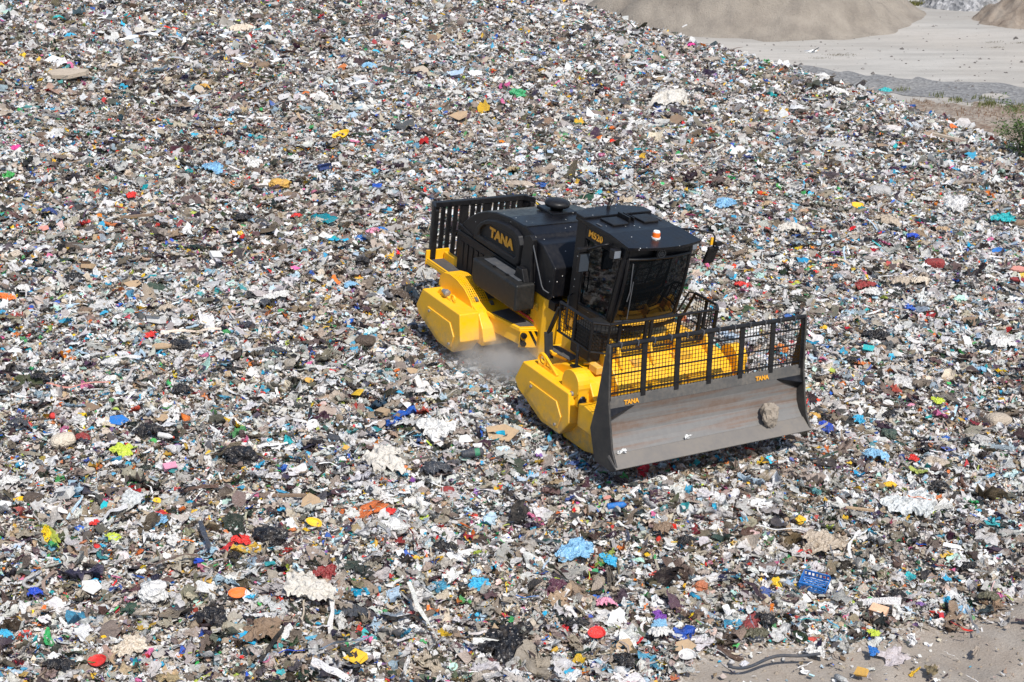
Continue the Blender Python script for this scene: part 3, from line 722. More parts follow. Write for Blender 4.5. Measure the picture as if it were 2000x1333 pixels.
def proto_card(seed):
    r = np.random.default_rng(seed)
    w = .5 + .5 * r.random()
    x = np.array([-1, 0 + .3 * r.normal(), 1, 1, 0 + .3 * r.normal(), -1]) + .08 * r.normal(size=6); y = np.array([-w, -w, -w, w, w, w]) + .10 * r.normal(size=6)
    z = np.array([0, .35 * r.normal(), 0, 0, .35 * r.normal(), 0]); z[4] = z[1] + .05
    return np.stack([x, y, z], -1) * .5, np.array([[0, 1, 4, 5], [1, 2, 3, 4]])
def proto_strip(seed, n=6):
    r = np.random.default_rng(seed)
    t = np.linspace(-1, 1, n); c = np.cumsum(r.normal(size=n)) * .16; h = np.abs(np.cumsum(r.normal(size=n))) * .09; w = .05 + .10 * r.random()
    tw = np.cumsum(r.normal(size=n)) * .5
    a = np.stack([t, c + w * np.cos(tw), h + w * np.sin(tw)], -1); b = np.stack([t, c - w * np.cos(tw), h - w * np.sin(tw)], -1)
    v = np.concatenate([a, b]) * .5
    f = np.array([[i, i + 1, n + i + 1, n + i] for i in range(n - 1)])
    return v, f
def proto_lump(seed, ico):
    r = np.random.default_rng(seed)
    v = ico[0] * (1 + .28 * r.normal(size=(len(ico[0]), 1))); v = v * np.array([1, .55 + .4 * r.random(), .40 + .3 * r.random()])
    return v * .5, ico[1]
def proto_bottle(seed):
    r = np.random.default_rng(seed); k = 7
    prof = [(.0, -1), (.30, -1), (.30, .35), (.12, .7), (.12, 1.0), (0, 1.0)]
    v = [];
    for rr, h in prof:
        for i in range(k):
            t = 2 * math.pi * i / k; v.append((h, rr * math.cos(t) * (1 + .1 * r.normal()), rr * math.sin(t) * .8 + .15))
    m = len(prof); f = [[a * k + i, a * k + (i + 1) % k, (a + 1) * k + (i + 1) % k, (a + 1) * k + i] for a in range(m - 1) for i in range(k)]
    return np.array(v) * .5, np.array(f)
def ico(sub):
    bm = bmesh.new(); bmesh.ops.create_icosphere(bm, subdivisions=sub, radius=1)
    v = np.array([x.co[:] for x in bm.verts]); f = np.array([[q.index for q in p.verts] for p in bm.faces]); bm.free()
    return v, np.concatenate([f, f[:, 2:3]], 1)[:, :3]
I1 = ico(1)

class Litter:
    def __init__(s): s.v = []; s.f = []; s.sz = []; s.c = []; s.n = 0
    def put(s, protos, pos, size, col, gloss, tilt, sink=.0):
        """scatter copies of the prototypes"""
        k = rng.integers(0, len(protos), len(pos))
        for j, (pv, pf) in enumerate(protos):
            w = np.where(k == j)[0]
            if not len(w): continue
            m = len(w)
            yaw = rng.random(m) * 2 * math.pi; tx = rng.normal(size=m) * tilt; ty = rng.normal(size=m) * tilt
            cz, sz = np.cos(yaw), np.sin(yaw); cx, sx_ = np.cos(tx), np.sin(tx); cy, sy = np.cos(ty), np.sin(ty)
            Rz = np.zeros((m, 3, 3)); Rz[:, 0, 0] = cz; Rz[:, 0, 1] = -sz; Rz[:, 1, 0] = sz; Rz[:, 1, 1] = cz; Rz[:, 2, 2] = 1
            Rx = np.zeros((m, 3, 3)); Rx[:, 0, 0] = 1; Rx[:, 1, 1] = cx; Rx[:, 1, 2] = -sx_; Rx[:, 2, 1] = sx_; Rx[:, 2, 2] = cx
            Ry = np.zeros((m, 3, 3)); Ry[:, 1, 1] = 1; Ry[:, 0, 0] = cy; Ry[:, 0, 2] = sy; Ry[:, 2, 0] = -sy; Ry[:, 2, 2] = cy
            M = Rx @ Ry @ Rz
            sc = size[w][:, None, None] * (1 + .25 * rng.normal(size=(m, 1, 3)))
            v = np.einsum('mij,mkj->mki', M, pv[None] * sc) + pos[w][:, None, :]
            n = pv.shape[0]
            s.v.append(v.reshape(-1, 3))
            fi = (pf[None] + (np.arange(m) * n)[:, None, None] + s.n)
            s.f.append(fi.ravel()); s.sz.append(np.full(m * len(pf), pf.shape[1]))
            cc = np.concatenate([col[w], gloss[w][:, None]], 1)
            s.c.append(np.repeat(cc, n, 0)); s.n += m * n

S5 = [proto_sheet(5, 100 + i) for i in range(26)]; S4 = [proto_sheet(4, 200 + i) for i in range(26)]; S3 = [proto_sheet(3, 300 + i, .26) for i in range(24)]
S7 = [proto_sheet(8, 400 + i, .15) for i in range(22)]
CARD = [proto_card(500 + i) for i in range(16)]; STR = [proto_strip(600 + i) for i in range(20)]; STR4 = [proto_strip(650 + i, 4) for i in range(14)]
LMP = [proto_lump(700 + i, I1) for i in range(18)]; BOT = [proto_bottle(800 + i) for i in range(6)]

lit = Litter()
def field(density, ymin, ymax):
    """random points over the heap between two depths"""
    out = []
    edges = np.arange(ymin, ymax, 2.0)
    for e in edges:
        h = 9.0 + .44 * (e + 22); A = 2 * h * 2.0
        n = rng.poisson(A * density); X = -1.3 + (rng.random(n) * 2 - 1) * h; Y = e + rng.random(n) * 2.0
        out.append(np.stack([X, Y], 1))
    P = np.concatenate(out)
    Z = heap(P[:, 0], P[:, 1])
    x, y, d = view_of(np.stack([P[:, 0], P[:, 1], Z], 1))
    ok = (x > -230) & (x < 2230) & (y > -110) & (y < 1470) & (.81 * P[:, 0] + .587 * P[:, 1] < 34.6)
    ds = dirt_side(P[:, 0], P[:, 1])
    ok &= (ds < 0) | (rng.random(len(P)) < .03 + .20 * np.exp(-np.maximum(ds, 0) / .30))
    P = P[ok]; Z = Z[ok]
    mx, my = mach_xy(P[:, 0], P[:, 1])
    under = (np.abs(my) < 2.1) & (mx > -3.3) & (mx < 3.4)
    near = np.maximum(np.abs(mx) - 4.2, np.abs(my) - 2.1)
    return np.concatenate([P, Z[:, None]], 1), under, near

def colours(n, pos, bright=0.0, dark=0.0, size=None):
    """palette pick, drifting over the heap between pale film, dark bags and brown compacted stuff"""
    c1 = vnoise(pos[:, 0] / 3.1 + 7, pos[:, 1] / 3.1 + 1) + .6 * vnoise(pos[:, 0] / 1.1, pos[:, 1] / 1.1 + 4)
    c2 = vnoise(pos[:, 0] / 2.2 + 3, pos[:, 1] / 2.2 + 9) + .7 * vnoise(pos[:, 0] / .7 + 1, pos[:, 1] / .7)
    far = np.clip((pos[:, 1] + 6) / 40, 0, 1)
    k = rng.choice(len(PAL), n, p=PALW)
    mxx, myy = mach_xy(pos[:, 0], pos[:, 1])
    track = np.exp(-(np.maximum(np.abs(myy) - 2.0, 0) / 1.2) ** 2) * (mxx < 0)
    u = rng.random(n)
    pb = np.clip(.05 + .32 * c1 + .08 * far + .22 * track, 0, .55); k = np.where(u < pb, rng.choice([3, 4, 5, 2], n), k)
    u = rng.random(n); pk = np.clip(.42 * c2 - .05 + dark, 0, .6); k = np.where(u < pk, rng.choice([6, 6, 7, 5], n), k)
    u = rng.random(n); pw = np.clip(-.40 * c1 + .02 + bright, 0, .5); k = np.where(u < pw, rng.choice([0, 0, 1, 21], n), k)
    if size is not None:      # big pieces are mostly film, bags, card
        dull = (k >= 10) & (rng.random(n) < np.clip((size - .16) * 4.5, 0, .75)); k = np.where(dull, rng.choice([0, 0, 1, 6, 9, 3, 2, 21], n), k)
    c = PALC[k]
    c = c * (1 + .16 * rng.normal(size=(n, 1))) + .015 * rng.normal(size=(n, 3))
    # soiling
    s = (rng.random((n, 1)) ** 2.6) * .5
    c = c * (1 - s) + np.array([.22, .18, .145]) * s
    return np.clip(c, .008, .88)

def scatter(protos, density, y0, y1, smin, smed, sig, smax, tilt, lift, gl=(0, 1), bright=0.0, dark=0.0):
    big = smed > .19
    P, under, near = field(density * (1.0 if big else 1.42), y0, y1)
    n = len(P); tilt *= .8; lift = (lift[0] * .7, lift[1] * .7)
    s = np.clip(np.exp(rng.normal(size=n) * sig) * smed, smin, smax) * (.86 if big else .80)
    s = np.where(near < .35, np.minimum(s, .24), s)
    keep = ~(under & (s > .2)); P = P[keep]; s = s[keep]; n = len(P); nr = near[keep]
    P = P.copy(); P[:, 2] += np.where(nr < .25, .35, 1.0) * (lift[0] + (lift[1] - lift[0]) * rng.random(n)) + s * .05
    lit.put(protos, P, s, colours(n, P, bright, dark, s), gl[0] + (gl[1] - gl[0]) * rng.random(n), tilt)

NEAR, MID, FAR = (-16, 0), (0, 18), (18, 60)
# bottom layer: small torn bits; then films, cards, strips, bags on top
scatter(CARD, 150, *NEAR, .03, .052, .35, .13, .6, (-.03, .05), (0, .4))
scatter(S3, 105, *NEAR, .045, .075, .35, .2, .6, (-.03, .05), (0, .6))
scatter(CARD, 36, *NEAR, .06, .095, .40, .3, .45, (0, .07), (0, .4))
scatter(STR, 40, *NEAR, .08, .17, .45, .6, .40, (0, .08), (0, .8))
scatter(S5, 40, *NEAR, .09, .165, .42, .46, .5, (0, .09), (.1, 1), .03)
scatter(S7, 9, *NEAR, .17, .27, .34, .66, .26, (.03, .12), (.3, 1), .10, .13)
scatter(STR, 1.2, *NEAR, .3, .5, .35, 1.0, .2, (.04, .10), (0, .8), .05, .05)
scatter(LMP, 8, *NEAR, .06, .10, .42, .30, .4, (.0, .06), (.2, .8))
scatter(BOT, .8, *NEAR, .12, .20, .25, .30, .3, (.04, .10), (.6, 1), .2)
scatter(CARD, 85, *MID, .045, .075, .35, .18, .6, (-.02, .06), (0, .4))
scatter(S3, 62, *MID, .06, .095, .35, .25, .6, (-.02, .06), (0, .6))
scatter(CARD, 24, *MID, .06, .115, .40, .34, .45, (0, .08), (0, .4))
scatter(STR4, 24, *MID, .10, .20, .45, .7, .40, (0, .09), (0, .8))
scatter(S4, 27, *MID, .10, .18, .40, .50, .5, (0, .10), (.1, 1), .02)
scatter(S7, 6.5, *MID, .19, .28, .34, .72, .26, (.03, .13), (.3, 1), .08, .13)
scatter(STR, .8, *MID, .3, .5, .35, 1.1, .3, (.04, .12), (0, .8), .05, .05)
scatter(LMP, 5, *MID, .07, .13, .42, .36, .4, (.0, .07), (.2, .8))
scatter(CARD, 42, *FAR, .06, .10, .38, .3, .6, (0, .10), (0, .5))
scatter(S3, 34, *FAR, .08, .14, .40, .5, .6, (0, .10), (0, .8))
scatter(STR4, 13, *FAR, .13, .25, .45, .8, .40, (0, .10), (0, .8))
scatter(S4, 13, *FAR, .15, .26, .40, .85, .4, (.02, .13), (.2, 1), .0, .08)
scatter(LMP, 2.2, *FAR, .10, .18, .42, .45, .4, (.0, .08), (.2, .8))
lo = raw_mesh('loose_rubbish', np.concatenate(lit.v), np.concatenate(lit.f), RUB, np.concatenate(lit.c), sizes=np.concatenate(lit.sz))
tag(lo, 'countless torn bags, films, cards and scraps covering the whole heap', 'rubbish', kind='stuff')
print('litter verts', lit.n, 'faces', len(lo.data.polygons))
del lit

# clods and grit on the bare ground in front
cl = MB(); rc_ = random.Random(21); n_c = 0
while n_c < 1500:
    x = rc_.uniform(0, 9); y = rc_.uniform(-13, -5.5)
    if dirt_side(np.array([x]), np.array([y]))[0] < -.1: continue
    n_c += 1; s = .012 + .03 * rc_.random() ** 3; z = float(heap(np.array([x]), np.array([y]))[0]) - .03
    w_ = [Vector(v) * s * rc_.uniform(.7, 1.3) for v in ((1, 0, .1), (.3, .9, .1), (-.8, .5, .1), (-.7, -.6, .1), (.4, -.9, .1), (.1, 0, .9))]
    cl.add([(x + v.x, y + v.y, z + v.z) for v in w_], [(0, 1, 5), (1, 2, 5), (2, 3, 5), (3, 4, 5), (4, 0, 5)])
co_ = cl.build('soil_clods', MUD); tag(co_, 'crumbs of grey brown soil on the bare ground in front', 'clods', kind='stuff')
# ------------------------------------------------------------------ pieces big enough to tell apart, each a thing of its own
C = dict(white=(.64, .63, .61), offwhite=(.56, .53, .48), cream=(.60, .52, .42), grey=(.42, .41, .40), lgrey=(.58, .57, .56), dgrey=(.10, .10, .105), black=(.012, .013, .017), slate=(.045, .052, .066),
         tan=(.44, .31, .19), beige=(.43, .36, .285), brown=(.22, .15, .10), dbrown=(.085, .062, .048), cyan=(.05, .42, .66), lblue=(.22, .44, .64), pblue=(.52, .68, .80), blue=(.015, .16, .50), royal=(.015, .07, .50), navy=(.03, .06, .20),
         teal=(.02, .40, .42), green=(.05, .34, .14), dgreen=(.05, .08, .06), olive=(.10, .095, .06), lime=(.52, .62, .07), red=(.66, .035, .03), dred=(.26, .035, .035), pink=(.72, .30, .42), magenta=(.66, .05, .28), yellow=(.85, .52, .03),
         gold=(.62, .36, .08), orange=(.82, .20, .04), rust=(.45, .15, .07), plum=(.10, .035, .06), purple=(.20, .06, .36), mint=(.48, .74, .62), clear=(.55, .57, .57), peach=(.80, .50, .32), salmon=(.62, .27, .22))
ITEMS = '''
115|42|24|bag|teal|bright teal bag nearest the top left corner of the heap
138|77|25|bag|cyan|cyan bag folded upright, just below the bright teal one at top left
133|145|92|foam|beige|long beige foam slab lying flat near the left edge, high on the heap
472|58|52|cloth|cream|pale cream cloth heap among the gulls high on the heap
400|175|24|bag|gold|small golden bag below the lowest flying gull
514|130|34|cushion|brown|small brown cushion lying beside a gull high on the heap
418|332|52|sheet|lblue|sky blue crumpled sheet left of the compactor, upslope
667|266|40|tray|yellow|bent yellow plastic tray standing up behind the compactor
635|332|28|box|navy|navy blue carton upslope and left of the compactor
257|387|26|sheet|red|bright red scrap halfway up the left of the heap
105|266|48|sheet|lgrey|grey film spread near the left edge above the middle
546|364|44|bag|gold|dirty mustard bag upslope of the compactor on the left
497|324|40|sheet|white|white sheet right of the sky blue crumpled sheet
33|304|26|sheet|magenta|crimson scrap at the left edge, upper part of the heap
318|196|26|sheet|white|white paper left of the small golden bag
720|137|34|bag|lblue|blue film bag upper middle of the heap
800|150|36|strip|cyan|trail of cyan film across the upper middle of the heap
1013|187|38|bag|green|glossy green bag behind the rear cage, upslope
898|236|48|card|tan|tan cardboard flat behind the rear cage, upslope
1112|240|34|bag|slate|dark slate bag beside a white one, upslope of the cab
1087|233|26|sheet|offwhite|off white sheet touching the dark slate bag upslope of the cab
822|140|44|card|beige|beige cardboard upper middle of the heap
895|300|40|strip|royal|royal blue strap lying behind the rear cage
1336|69|26|plank|white|white pipe sticking out over the edge of the heap
1350|94|22|bag|magenta|magenta bag on the skyline of the heap
1311|193|88|sheet|offwhite|wide off white film sheet near the skyline edge
1316|236|52|card|brown|brown cardboard tented up below the wide off white film
1728|184|34|bag|teal|dark teal bag on the skyline near the gravel strip
1631|189|58|bag|white|white bags bunched up on the skyline edge
1606|155|30|bag|white|smaller white bag standing on the skyline edge
1849|268|92|plank|beige|long weathered plank near the right edge, upslope
1544|236|20|bag|lgrey|pale bag standing upright mid slope behind the blade
1860|251|18|sheet|orange|orange scrap just below the skyline at right
1416|402|50|sheet|lblue|light blue sheet behind the cab mirror
1498|407|30|bag|tan|tan paper sack behind the blade, right of the light blue sheet
1718|374|50|cushion|grey|grey brown hump of cloth on the right slope
1865|399|68|sheet|lgrey|broad grey film on the right slope
1733|433|58|cloth|beige|beige cloth rumpled on the right slope
1545|448|58|cloth|offwhite|off white cloth rumpled right of the cab mirror
1842|456|32|bag|tan|brown paper bag near the right slope blue bundle
1782|469|32|bag|royal|royal blue bundle on the right slope
1825|516|46|cushion|dred|maroon seat cushion tipped over on the right slope
1759|559|50|bag|beige|left one of two tan sacks lying together on the right
1800|558|44|bag|cream|right one of two tan sacks lying together on the right
1687|560|50|cloth|dred|dark red cloth above a white one, right of the blade fence
1698|575|40|sheet|white|white sheet tucked under the dark red cloth
1986|530|42|foam|salmon|upper red foam wedge at the right edge
1988|551|36|foam|dred|lower dark red foam wedge at the right edge
1960|430|46|sheet|teal|teal film near the right edge of the slope
1988|438|30|cushion|brown|brown cushion at the right edge beside the teal film
1531|552|18|plank|yellow|short yellow plank just above the blade fence
1446|564|28|bag|red|bright red bag behind the walkway guard
1673|405|30|tray|yellow|yellow tray on the right slope
1873|590|26|bag|mint|pale green bag right of the two tan sacks
1593|537|15|tray|red|small red bowl right of the short yellow plank
1950|495|28|tray|blue|flat blue tray near the right edge
1608|647|15|bag|yellow|little yellow bag right of the blade fence top
1695|687|24|box|teal|teal carton right of the blade
1662|711|28|bag|black|round black bag right of the blade, below the teal carton
1892|632|40|card|brown|brown cardboard flap on the right slope
1766|754|48|sheet|lgrey|large pale film right of the blade
1738|818|34|bag|black|shiny black bag right of the blade foot
1589|820|26|bag|gold|mustard coloured sack touching the far end of the blade
1611|837|28|sheet|royal|violet blue film at the far foot of the blade
1676|826|32|sheet|cyan|cyan film right of the blade foot
1736|856|34|bag|dgreen|dark green bag right of the blade foot
1916|730|24|bag|lblue|small light blue bag at right, middle height
1948|822|62|cushion|beige|wide beige cushion near the right edge
1912|866|42|bag|grey|grey bag below the wide beige cushion
1708|899|52|bag|lblue|shiny light blue bag spread open below the blade at right
1784|903|24|sheet|red|red scrap beside the shiny light blue bag
1823|910|50|bag|beige|brown sack right of the red scrap
1831|790|30|sheet|lime|lime sheet right of the blade
1778|801|20|bag|pink|pink bag right of the blade
1734|794|24|disc|white|white lid right of the blade, above the shiny black bag
1955|673|48|sheet|white|white film clump on the right edge, middle height
1712|660|50|sheet|black|black torn film right of the blade fence
1589|1148|60|crate|blue|broken blue plastic crate low on the right
1571|1087|34|tray|red|red oval dish above the broken blue crate
1780|991|100|sheet|clear|long clear film with orange stripe low on the right
1793|992|52|strip|orange|orange band printed along the long clear film
1736|958|32|bag|yellow|yellow bag at the end of the long clear film
1832|961|46|bag|black|black bag above the long clear film
1678|1000|64|plank|tan|short tan plank left of the long clear film
1340|1067|42|bag|black|round black bag below the blade, low centre right
1608|1064|90|sheet|beige|beige film heap above the broken blue crate
1517|1036|100|strip|white|white ribbon winding below the blade
1475|1250|52|bag|olive|olive green sack near the bare ground
1496|1222|50|bag|black|black sack on top of the olive one near the bare ground
1337|1269|52|card|tan|tan cardboard at the edge of the bare ground
1342|1287|38|tray|white|white cup shaped mask at the edge of the bare ground
1510|1288|220|hose|slate|long dark hose curving along the edge of the bare ground
1368|1154|36|bag|rust|rust coloured bag low centre right
1592|1278|50|sheet|white|white paper beside the end of the long dark hose
1715|1203|36|box|peach|peach coloured carton above the bare ground
1876|1196|38|disc|lblue|light blue plate on the edge of the bare ground
1930|1177|46|bag|olive|dark olive sack at right beside the light blue plate
1751|1171|36|bag|black|black bag above the peach carton
1704|1281|28|sheet|blue|blue rag alone on the bare ground
1338|1001|40|disc|lgrey|pale grey disc below the blade
1580|1218|50|strip|teal|teal strip below the broken blue crate
1706|1246|28|sheet|lime|yellow green rag at the edge of the bare ground
1683|1322|26|box|gold|yellow box lying on the bare ground at the bottom
1888|1117|42|bag|black|black bag with pale strap low at the right edge
1562|1024|22|bag|yellow|yellow plastic beside the white ribbon
1204|999|44|can|blue|blue cylinder lying below the blade
1124|1082|74|sheet|lblue|large torn blue and grey film below the blade
1189|1101|40|sheet|cyan|vivid azure sheet right of the large torn blue film
1293|1043|50|bag|brown|brown sack below the blade, centre right
1165|1244|40|tray|red|red curved shell at bottom centre
1127|1225|40|bag|black|black sack left of the red curved shell
991|1261|135|sheet|black|very long black film at bottom centre
934|1149|44|sheet|cyan|cyan sheet left of the plum coloured bag
1220|1269|50|card|tan|bent tan cardboard right of the red curved shell
1290|1248|50|bag|white|white knotted bag with a blue top, bottom right of centre
1288|1232|40|bag|lblue|blue top of the white knotted bag
1288|1212|28|sheet|purple|purple wrapper above the white knotted bag
1183|1189|42|bag|pink|pink bag at bottom centre
1088|1157|54|bag|plum|plum coloured bag at bottom centre
1030|1173|52|strip|blue|blue strip left of the plum coloured bag
1162|1124|15|disc|green|green cap below the vivid azure sheet
1186|981|22|foam|salmon|salmon foam block just above the blue cylinder
1220|1298|52|sheet|black|crumpled black film below the bent tan cardboard
566|973|78|plank|brown|grey brown plank left of a tan board, lower left of centre
608|986|56|card|tan|pointed tan board leaning on the grey brown plank
771|1036|64|bag|white|large white carrier bag, lower left of centre
762|1009|26|sheet|red|red scrap on top of the large white carrier bag
613|1028|38|tray|yellow|yellow dish below the pointed tan board
524|1057|68|bag|black|glossy black bag left of the yellow dish
473|1063|36|sheet|red|red sheet touching the glossy black bag
464|1166|42|tray|orange|orange shallow dish lower left
636|1126|46|sheet|dred|maroon sheet above the pale cloth heap
690|1201|58|cloth|slate|dark trousers lying across the pale cloth heap
417|1217|78|bag|black|wide black bag lower left
513|1236|90|cloth|brown|brown cloth lying in folds lower left
600|1150|115|cloth|offwhite|pale cloth heap lower left of centre
867|1080|48|bag|black|round black bag right of the large white carrier bag
874|965|32|tray|dred|dark red oval tray in front of the drum
850|927|62|bag|slate|dark slate bag in front of the white sheet
570|1281|60|hose|royal|short blue hose bent over at bottom left
697|1292|38|box|yellow|yellow striped packet at bottom
820|1164|22|disc|white|white round lid at bottom centre left
886|1311|20|disc|mint|mint green lid at the bottom edge
386|1105|32|foam|royal|royal blue block lower left
338|1064|36|sheet|white|white paper left of the glossy black bag
748|900|108|cloth|offwhite|wide white cloth in front of the drum
852|843|78|sheet|white|white film clump near the front drum
925|896|54|can|slate|grey blue canister with green band before the blade
980|849|78|card|tan|tan board below the front drum
713|669|48|cushion|dbrown|dark brown cushion left of the rear drum
536|695|42|bag|slate|dark slate bag left of the dark brown cushion
805|730|28|card|tan|square tan card in the dust below the rear drum
472|895|72|bag|black|long black bag left of the wide white cloth
778|776|18|bag|cyan|small cyan bag below the rear drum
748|814|28|box|tan|tan carton below the rear drum
604|750|22|card|gold|yellow card left of the square tan card
652|862|30|cushion|slate|dark oval pad above the wide white cloth
675|882|22|card|gold|mustard card beside the dark oval pad
351|683|44|bag|black|black bag beside a tan foam wedge, left
316|683|44|foam|tan|tan ridged foam wedge beside the black bag, left
292|662|28|sheet|red|red rag above the tan ridged foam wedge
232|826|48|card|blue|flat blue board at left
105|825|15|ball|red|red ball at left
124|863|58|cushion|cream|cream cushion below the red ball
218|716|36|bag|white|fluffy white bag at left
78|748|36|bag|black|black bag at left, above the red ball
38|838|46|bag|slate|slate coloured bag at the left edge
173|802|48|card|brown|brown board above the flat blue board
317|823|34|card|tan|round tan card right of the flat blue board
293|851|58|bag|black|black torn bag below the round tan card
326|863|38|bottle|white|white bottle right of the black torn bag
155|752|140|strip|salmon|long pink and white strip at left
162|865|34|bag|dred|dark red cloth bundle right of the cream cushion
241|887|46|sheet|lime|pale lime sheet below the flat blue board
355|770|40|bag|black|black bag above the round tan card
333|919|28|box|pink|pink carton lower left of the white bottle
173|528|26|box|tan|tan carton standing on end at left
146|552|40|bag|black|black bag at the foot of the standing tan carton
308|571|54|cloth|dgreen|olive tarp with a pale stripe at left
261|560|38|card|tan|ridged tan board left of the olive tarp
15|588|36|sheet|orange|orange sheet at the left edge
48|574|44|bag|white|white bag right of the orange sheet
270|425|76|plank|brown|weathered log left of the compactor, upslope
87|451|28|card|salmon|mauve triangle of card at left
146|486|40|cushion|dbrown|dark brown clump above the standing tan carton
169|614|34|bag|brown|brown paper bag left of the cyan scrap
97|422|32|bag|navy|navy bag above the mauve triangle
421|506|24|box|white|white carton left of the compactor
204|619|16|sheet|cyan|cyan scrap right of the brown paper bag
306|632|34|box|white|white polystyrene box above the red rag
327|612|36|bag|beige|beige bag below the olive tarp
474|432|36|bag|black|black bag with red inside it, upslope left
510|443|30|bag|slate|slate bag touching the black bag upslope left
580|431|26|bag|red|red bag upslope left of the rear cage
728|456|26|bag|pink|pink half of a bundle left of the rear cage
745|457|26|bag|blue|blue half of a bundle left of the rear cage
706|471|26|sheet|blue|blue sheet below the pink and blue bundle
540|582|48|sheet|white|white sheet left of the rear drum
519|600|30|bag|slate|slate bag under the white sheet left of the rear drum
686|566|34|bag|lblue|blue and white bag left of the rear drum
708|517|32|bag|black|black bag left of the rear cage foot
780|585|46|bag|dbrown|dark brown sack beside the rear drum
571|387|38|cloth|brown|brown cloth below the dirty mustard bag
17|948|44|sheet|white|white board at the left edge, lower part
130|974|38|box|white|white packet near the left edge, lower part
70|1169|34|bag|royal|royal blue bag low at left
84|1200|22|sheet|orange|orange scrap below the royal blue bag
15|1268|36|bag|cyan|cyan bag at the bottom left corner
194|1298|48|tray|red|red dish at bottom left
297|1165|64|bag|white|white bag with red print lower left
115|1312|60|bag|black|black bag on the bottom edge at left
257|1270|68|sheet|cream|cream sheet right of the red dish
223|1059|32|sheet|lime|yellow green rag lower left
67|979|46|cushion|dbrown|dark brown pad near the left edge, lower part
186|1031|22|sheet|red|red scrap left of the yellow green rag
180|1152|56|card|white|white board left of the white bag with red print
65|1146|46|ring|grey|grey ring half buried low at left
260|983|62|sheet|clear|clear crumpled film lower left
313|1024|36|sheet|lblue|light blue rag right of the clear crumpled film
308|986|22|card|yellow|yellow card above the light blue rag
'''
NAMES = dict(bag=('plastic_bag', 'bag', 'bags among the rubbish'), sheet=('plastic_sheet', 'sheet', 'sheets among the rubbish'), cloth=('cloth_heap', 'cloth', 'cloths among the rubbish'), card=('cardboard_piece', 'cardboard', 'cardboard among the rubbish'),
             plank=('wooden_plank', 'plank', 'planks among the rubbish'), foam=('foam_block', 'foam', 'foam blocks among the rubbish'), box=('carton', 'box', 'cartons among the rubbish'), tray=('plastic_tray', 'tray', 'trays among the rubbish'),
             disc=('plastic_disc', 'disc', 'discs among the rubbish'), strip=('plastic_strip', 'strip', 'strips among the rubbish'), hose=('hose', 'hose', 'hoses among the rubbish'), can=('canister', 'canister', 'canisters among the rubbish'),
             crate=('plastic_crate', 'crate', None), cushion=('cushion', 'cushion', 'cushions among the rubbish'), bottle=('plastic_bottle', 'bottle', None), ball=('ball', 'ball', None), ring=('rubber_ring', 'ring', None))
KMAT = {}
def item_mat(kind, soft):
    if kind in KMAT: return KMAT[kind]
    m, nt, b = mat_new('found_' + kind); L = nt.links.new
    oi = N(nt, 'ShaderNodeObjectInfo'); v = coords(nt)
    va = N(nt, 'ShaderNodeVectorMath', operation='ADD'); L(v, va.inputs[0]); L(oi.outputs['Random'], va.inputs[1])
    n1 = noise(nt, va.outputs[0], 6, 5, .65); n2 = noise(nt, va.outputs[0], 22, 4, .6)
    c = mix(nt, ramp(nt, n1, [(.46, (0, 0, 0)), (.78, (.45, .45, .45))]), oi.outputs['Color'], (.22, .18, .145))
    c = mix(nt, .25, c, ramp(nt, n2, [(.3, (.6, .6, .6)), (.5, (1, 1, 1))]), 'MULTIPLY')
    L(c, b.inputs['Base Color']); b.inputs['Roughness'].default_value = dict(bag=.34, sheet=.36, can=.4, tray=.4, bottle=.35, ball=.35, disc=.45).get(kind, .8)
    b.inputs['Specular IOR Level'].default_value = .4
    nw = noise(nt, va.outputs[0], 5.5, 2, .5); bump(nt, b, ramp(nt, nw, [(.36, (1, 1, 1)), (.5, (0, 0, 0)), (.64, (1, 1, 1))]) if soft else n2, .45 if soft else .4, .05)
    KMAT[kind] = m; return m

def irregular(r, n, rough=.16, ar=.6):
    out = []; p = [r.random() * 6 for _ in range(3)]
    for i in range(n):
        a = 2 * math.pi * i / n; k = 1 + rough * math.sin(2 * a + p[0]) + rough * .7 * math.sin(3 * a + p[1]) + .06 * r.uniform(-1, 1)
        out.append((math.cos(a) * k * .5, math.sin(a) * k * .5 * ar))
    return out
def crumple_grid(r, n, ar, amp, fold):
    off = Vector((r.random() * 50, r.random() * 50, 0)); v = []; f = []
    p = [r.random() * 6 for _ in range(4)]
    for j in range(n):
        for i in range(n):
            u = -1 + 2 * i / (n - 1); w = -1 + 2 * j / (n - 1)
            x = u * math.sqrt(1 - .42 * w * w); y = w * math.sqrt(1 - .42 * u * u); a = math.atan2(y, x)
            k = 1 + .18 * math.sin(2 * a + p[0]) + .15 * math.sin(3 * a + p[1]) + .09 * math.sin(5 * a + p[2]) + .07 * math.sin(9 * a + p[3]) + .16 * mnoise.noise(Vector((math.cos(a) * 3, math.sin(a) * 3, 0)) + off)
            x *= k * .5; y *= k * .5 * ar
            q = Vector((x * 3, y * 3, 0)) + off
            q = q + .5 * Vector((mnoise.noise(q * 1.1), mnoise.noise(q * 1.1 + Vector((5, 5, 0))), 0)); ridge = 1 - abs(mnoise.noise(Vector((q.x * 1.0 + q.y * .6, q.y * 2.4 - q.x * .9, 0)))) * 2.6
            z = amp * (ridge * .8 + .5 * mnoise.noise(q * 3.1) + .3 * (1 - 2 * abs(mnoise.noise(q * 5.7)))) + fold * (1 - x * x * 4) * (1 - min(1, abs(y) * 2 / ar) * .6)
            v.append((x + .03 * mnoise.noise(q * 4 + Vector((9, 0, 0))), y + .03 * mnoise.noise(q * 4 + Vector((0, 9, 0))), max(z, -.05)))
    for j in range(n - 1):
        for i in range(n - 1): f.append((j * n + i, j * n + i + 1, (j + 1) * n + i + 1, (j + 1) * n + i))
    return v, f
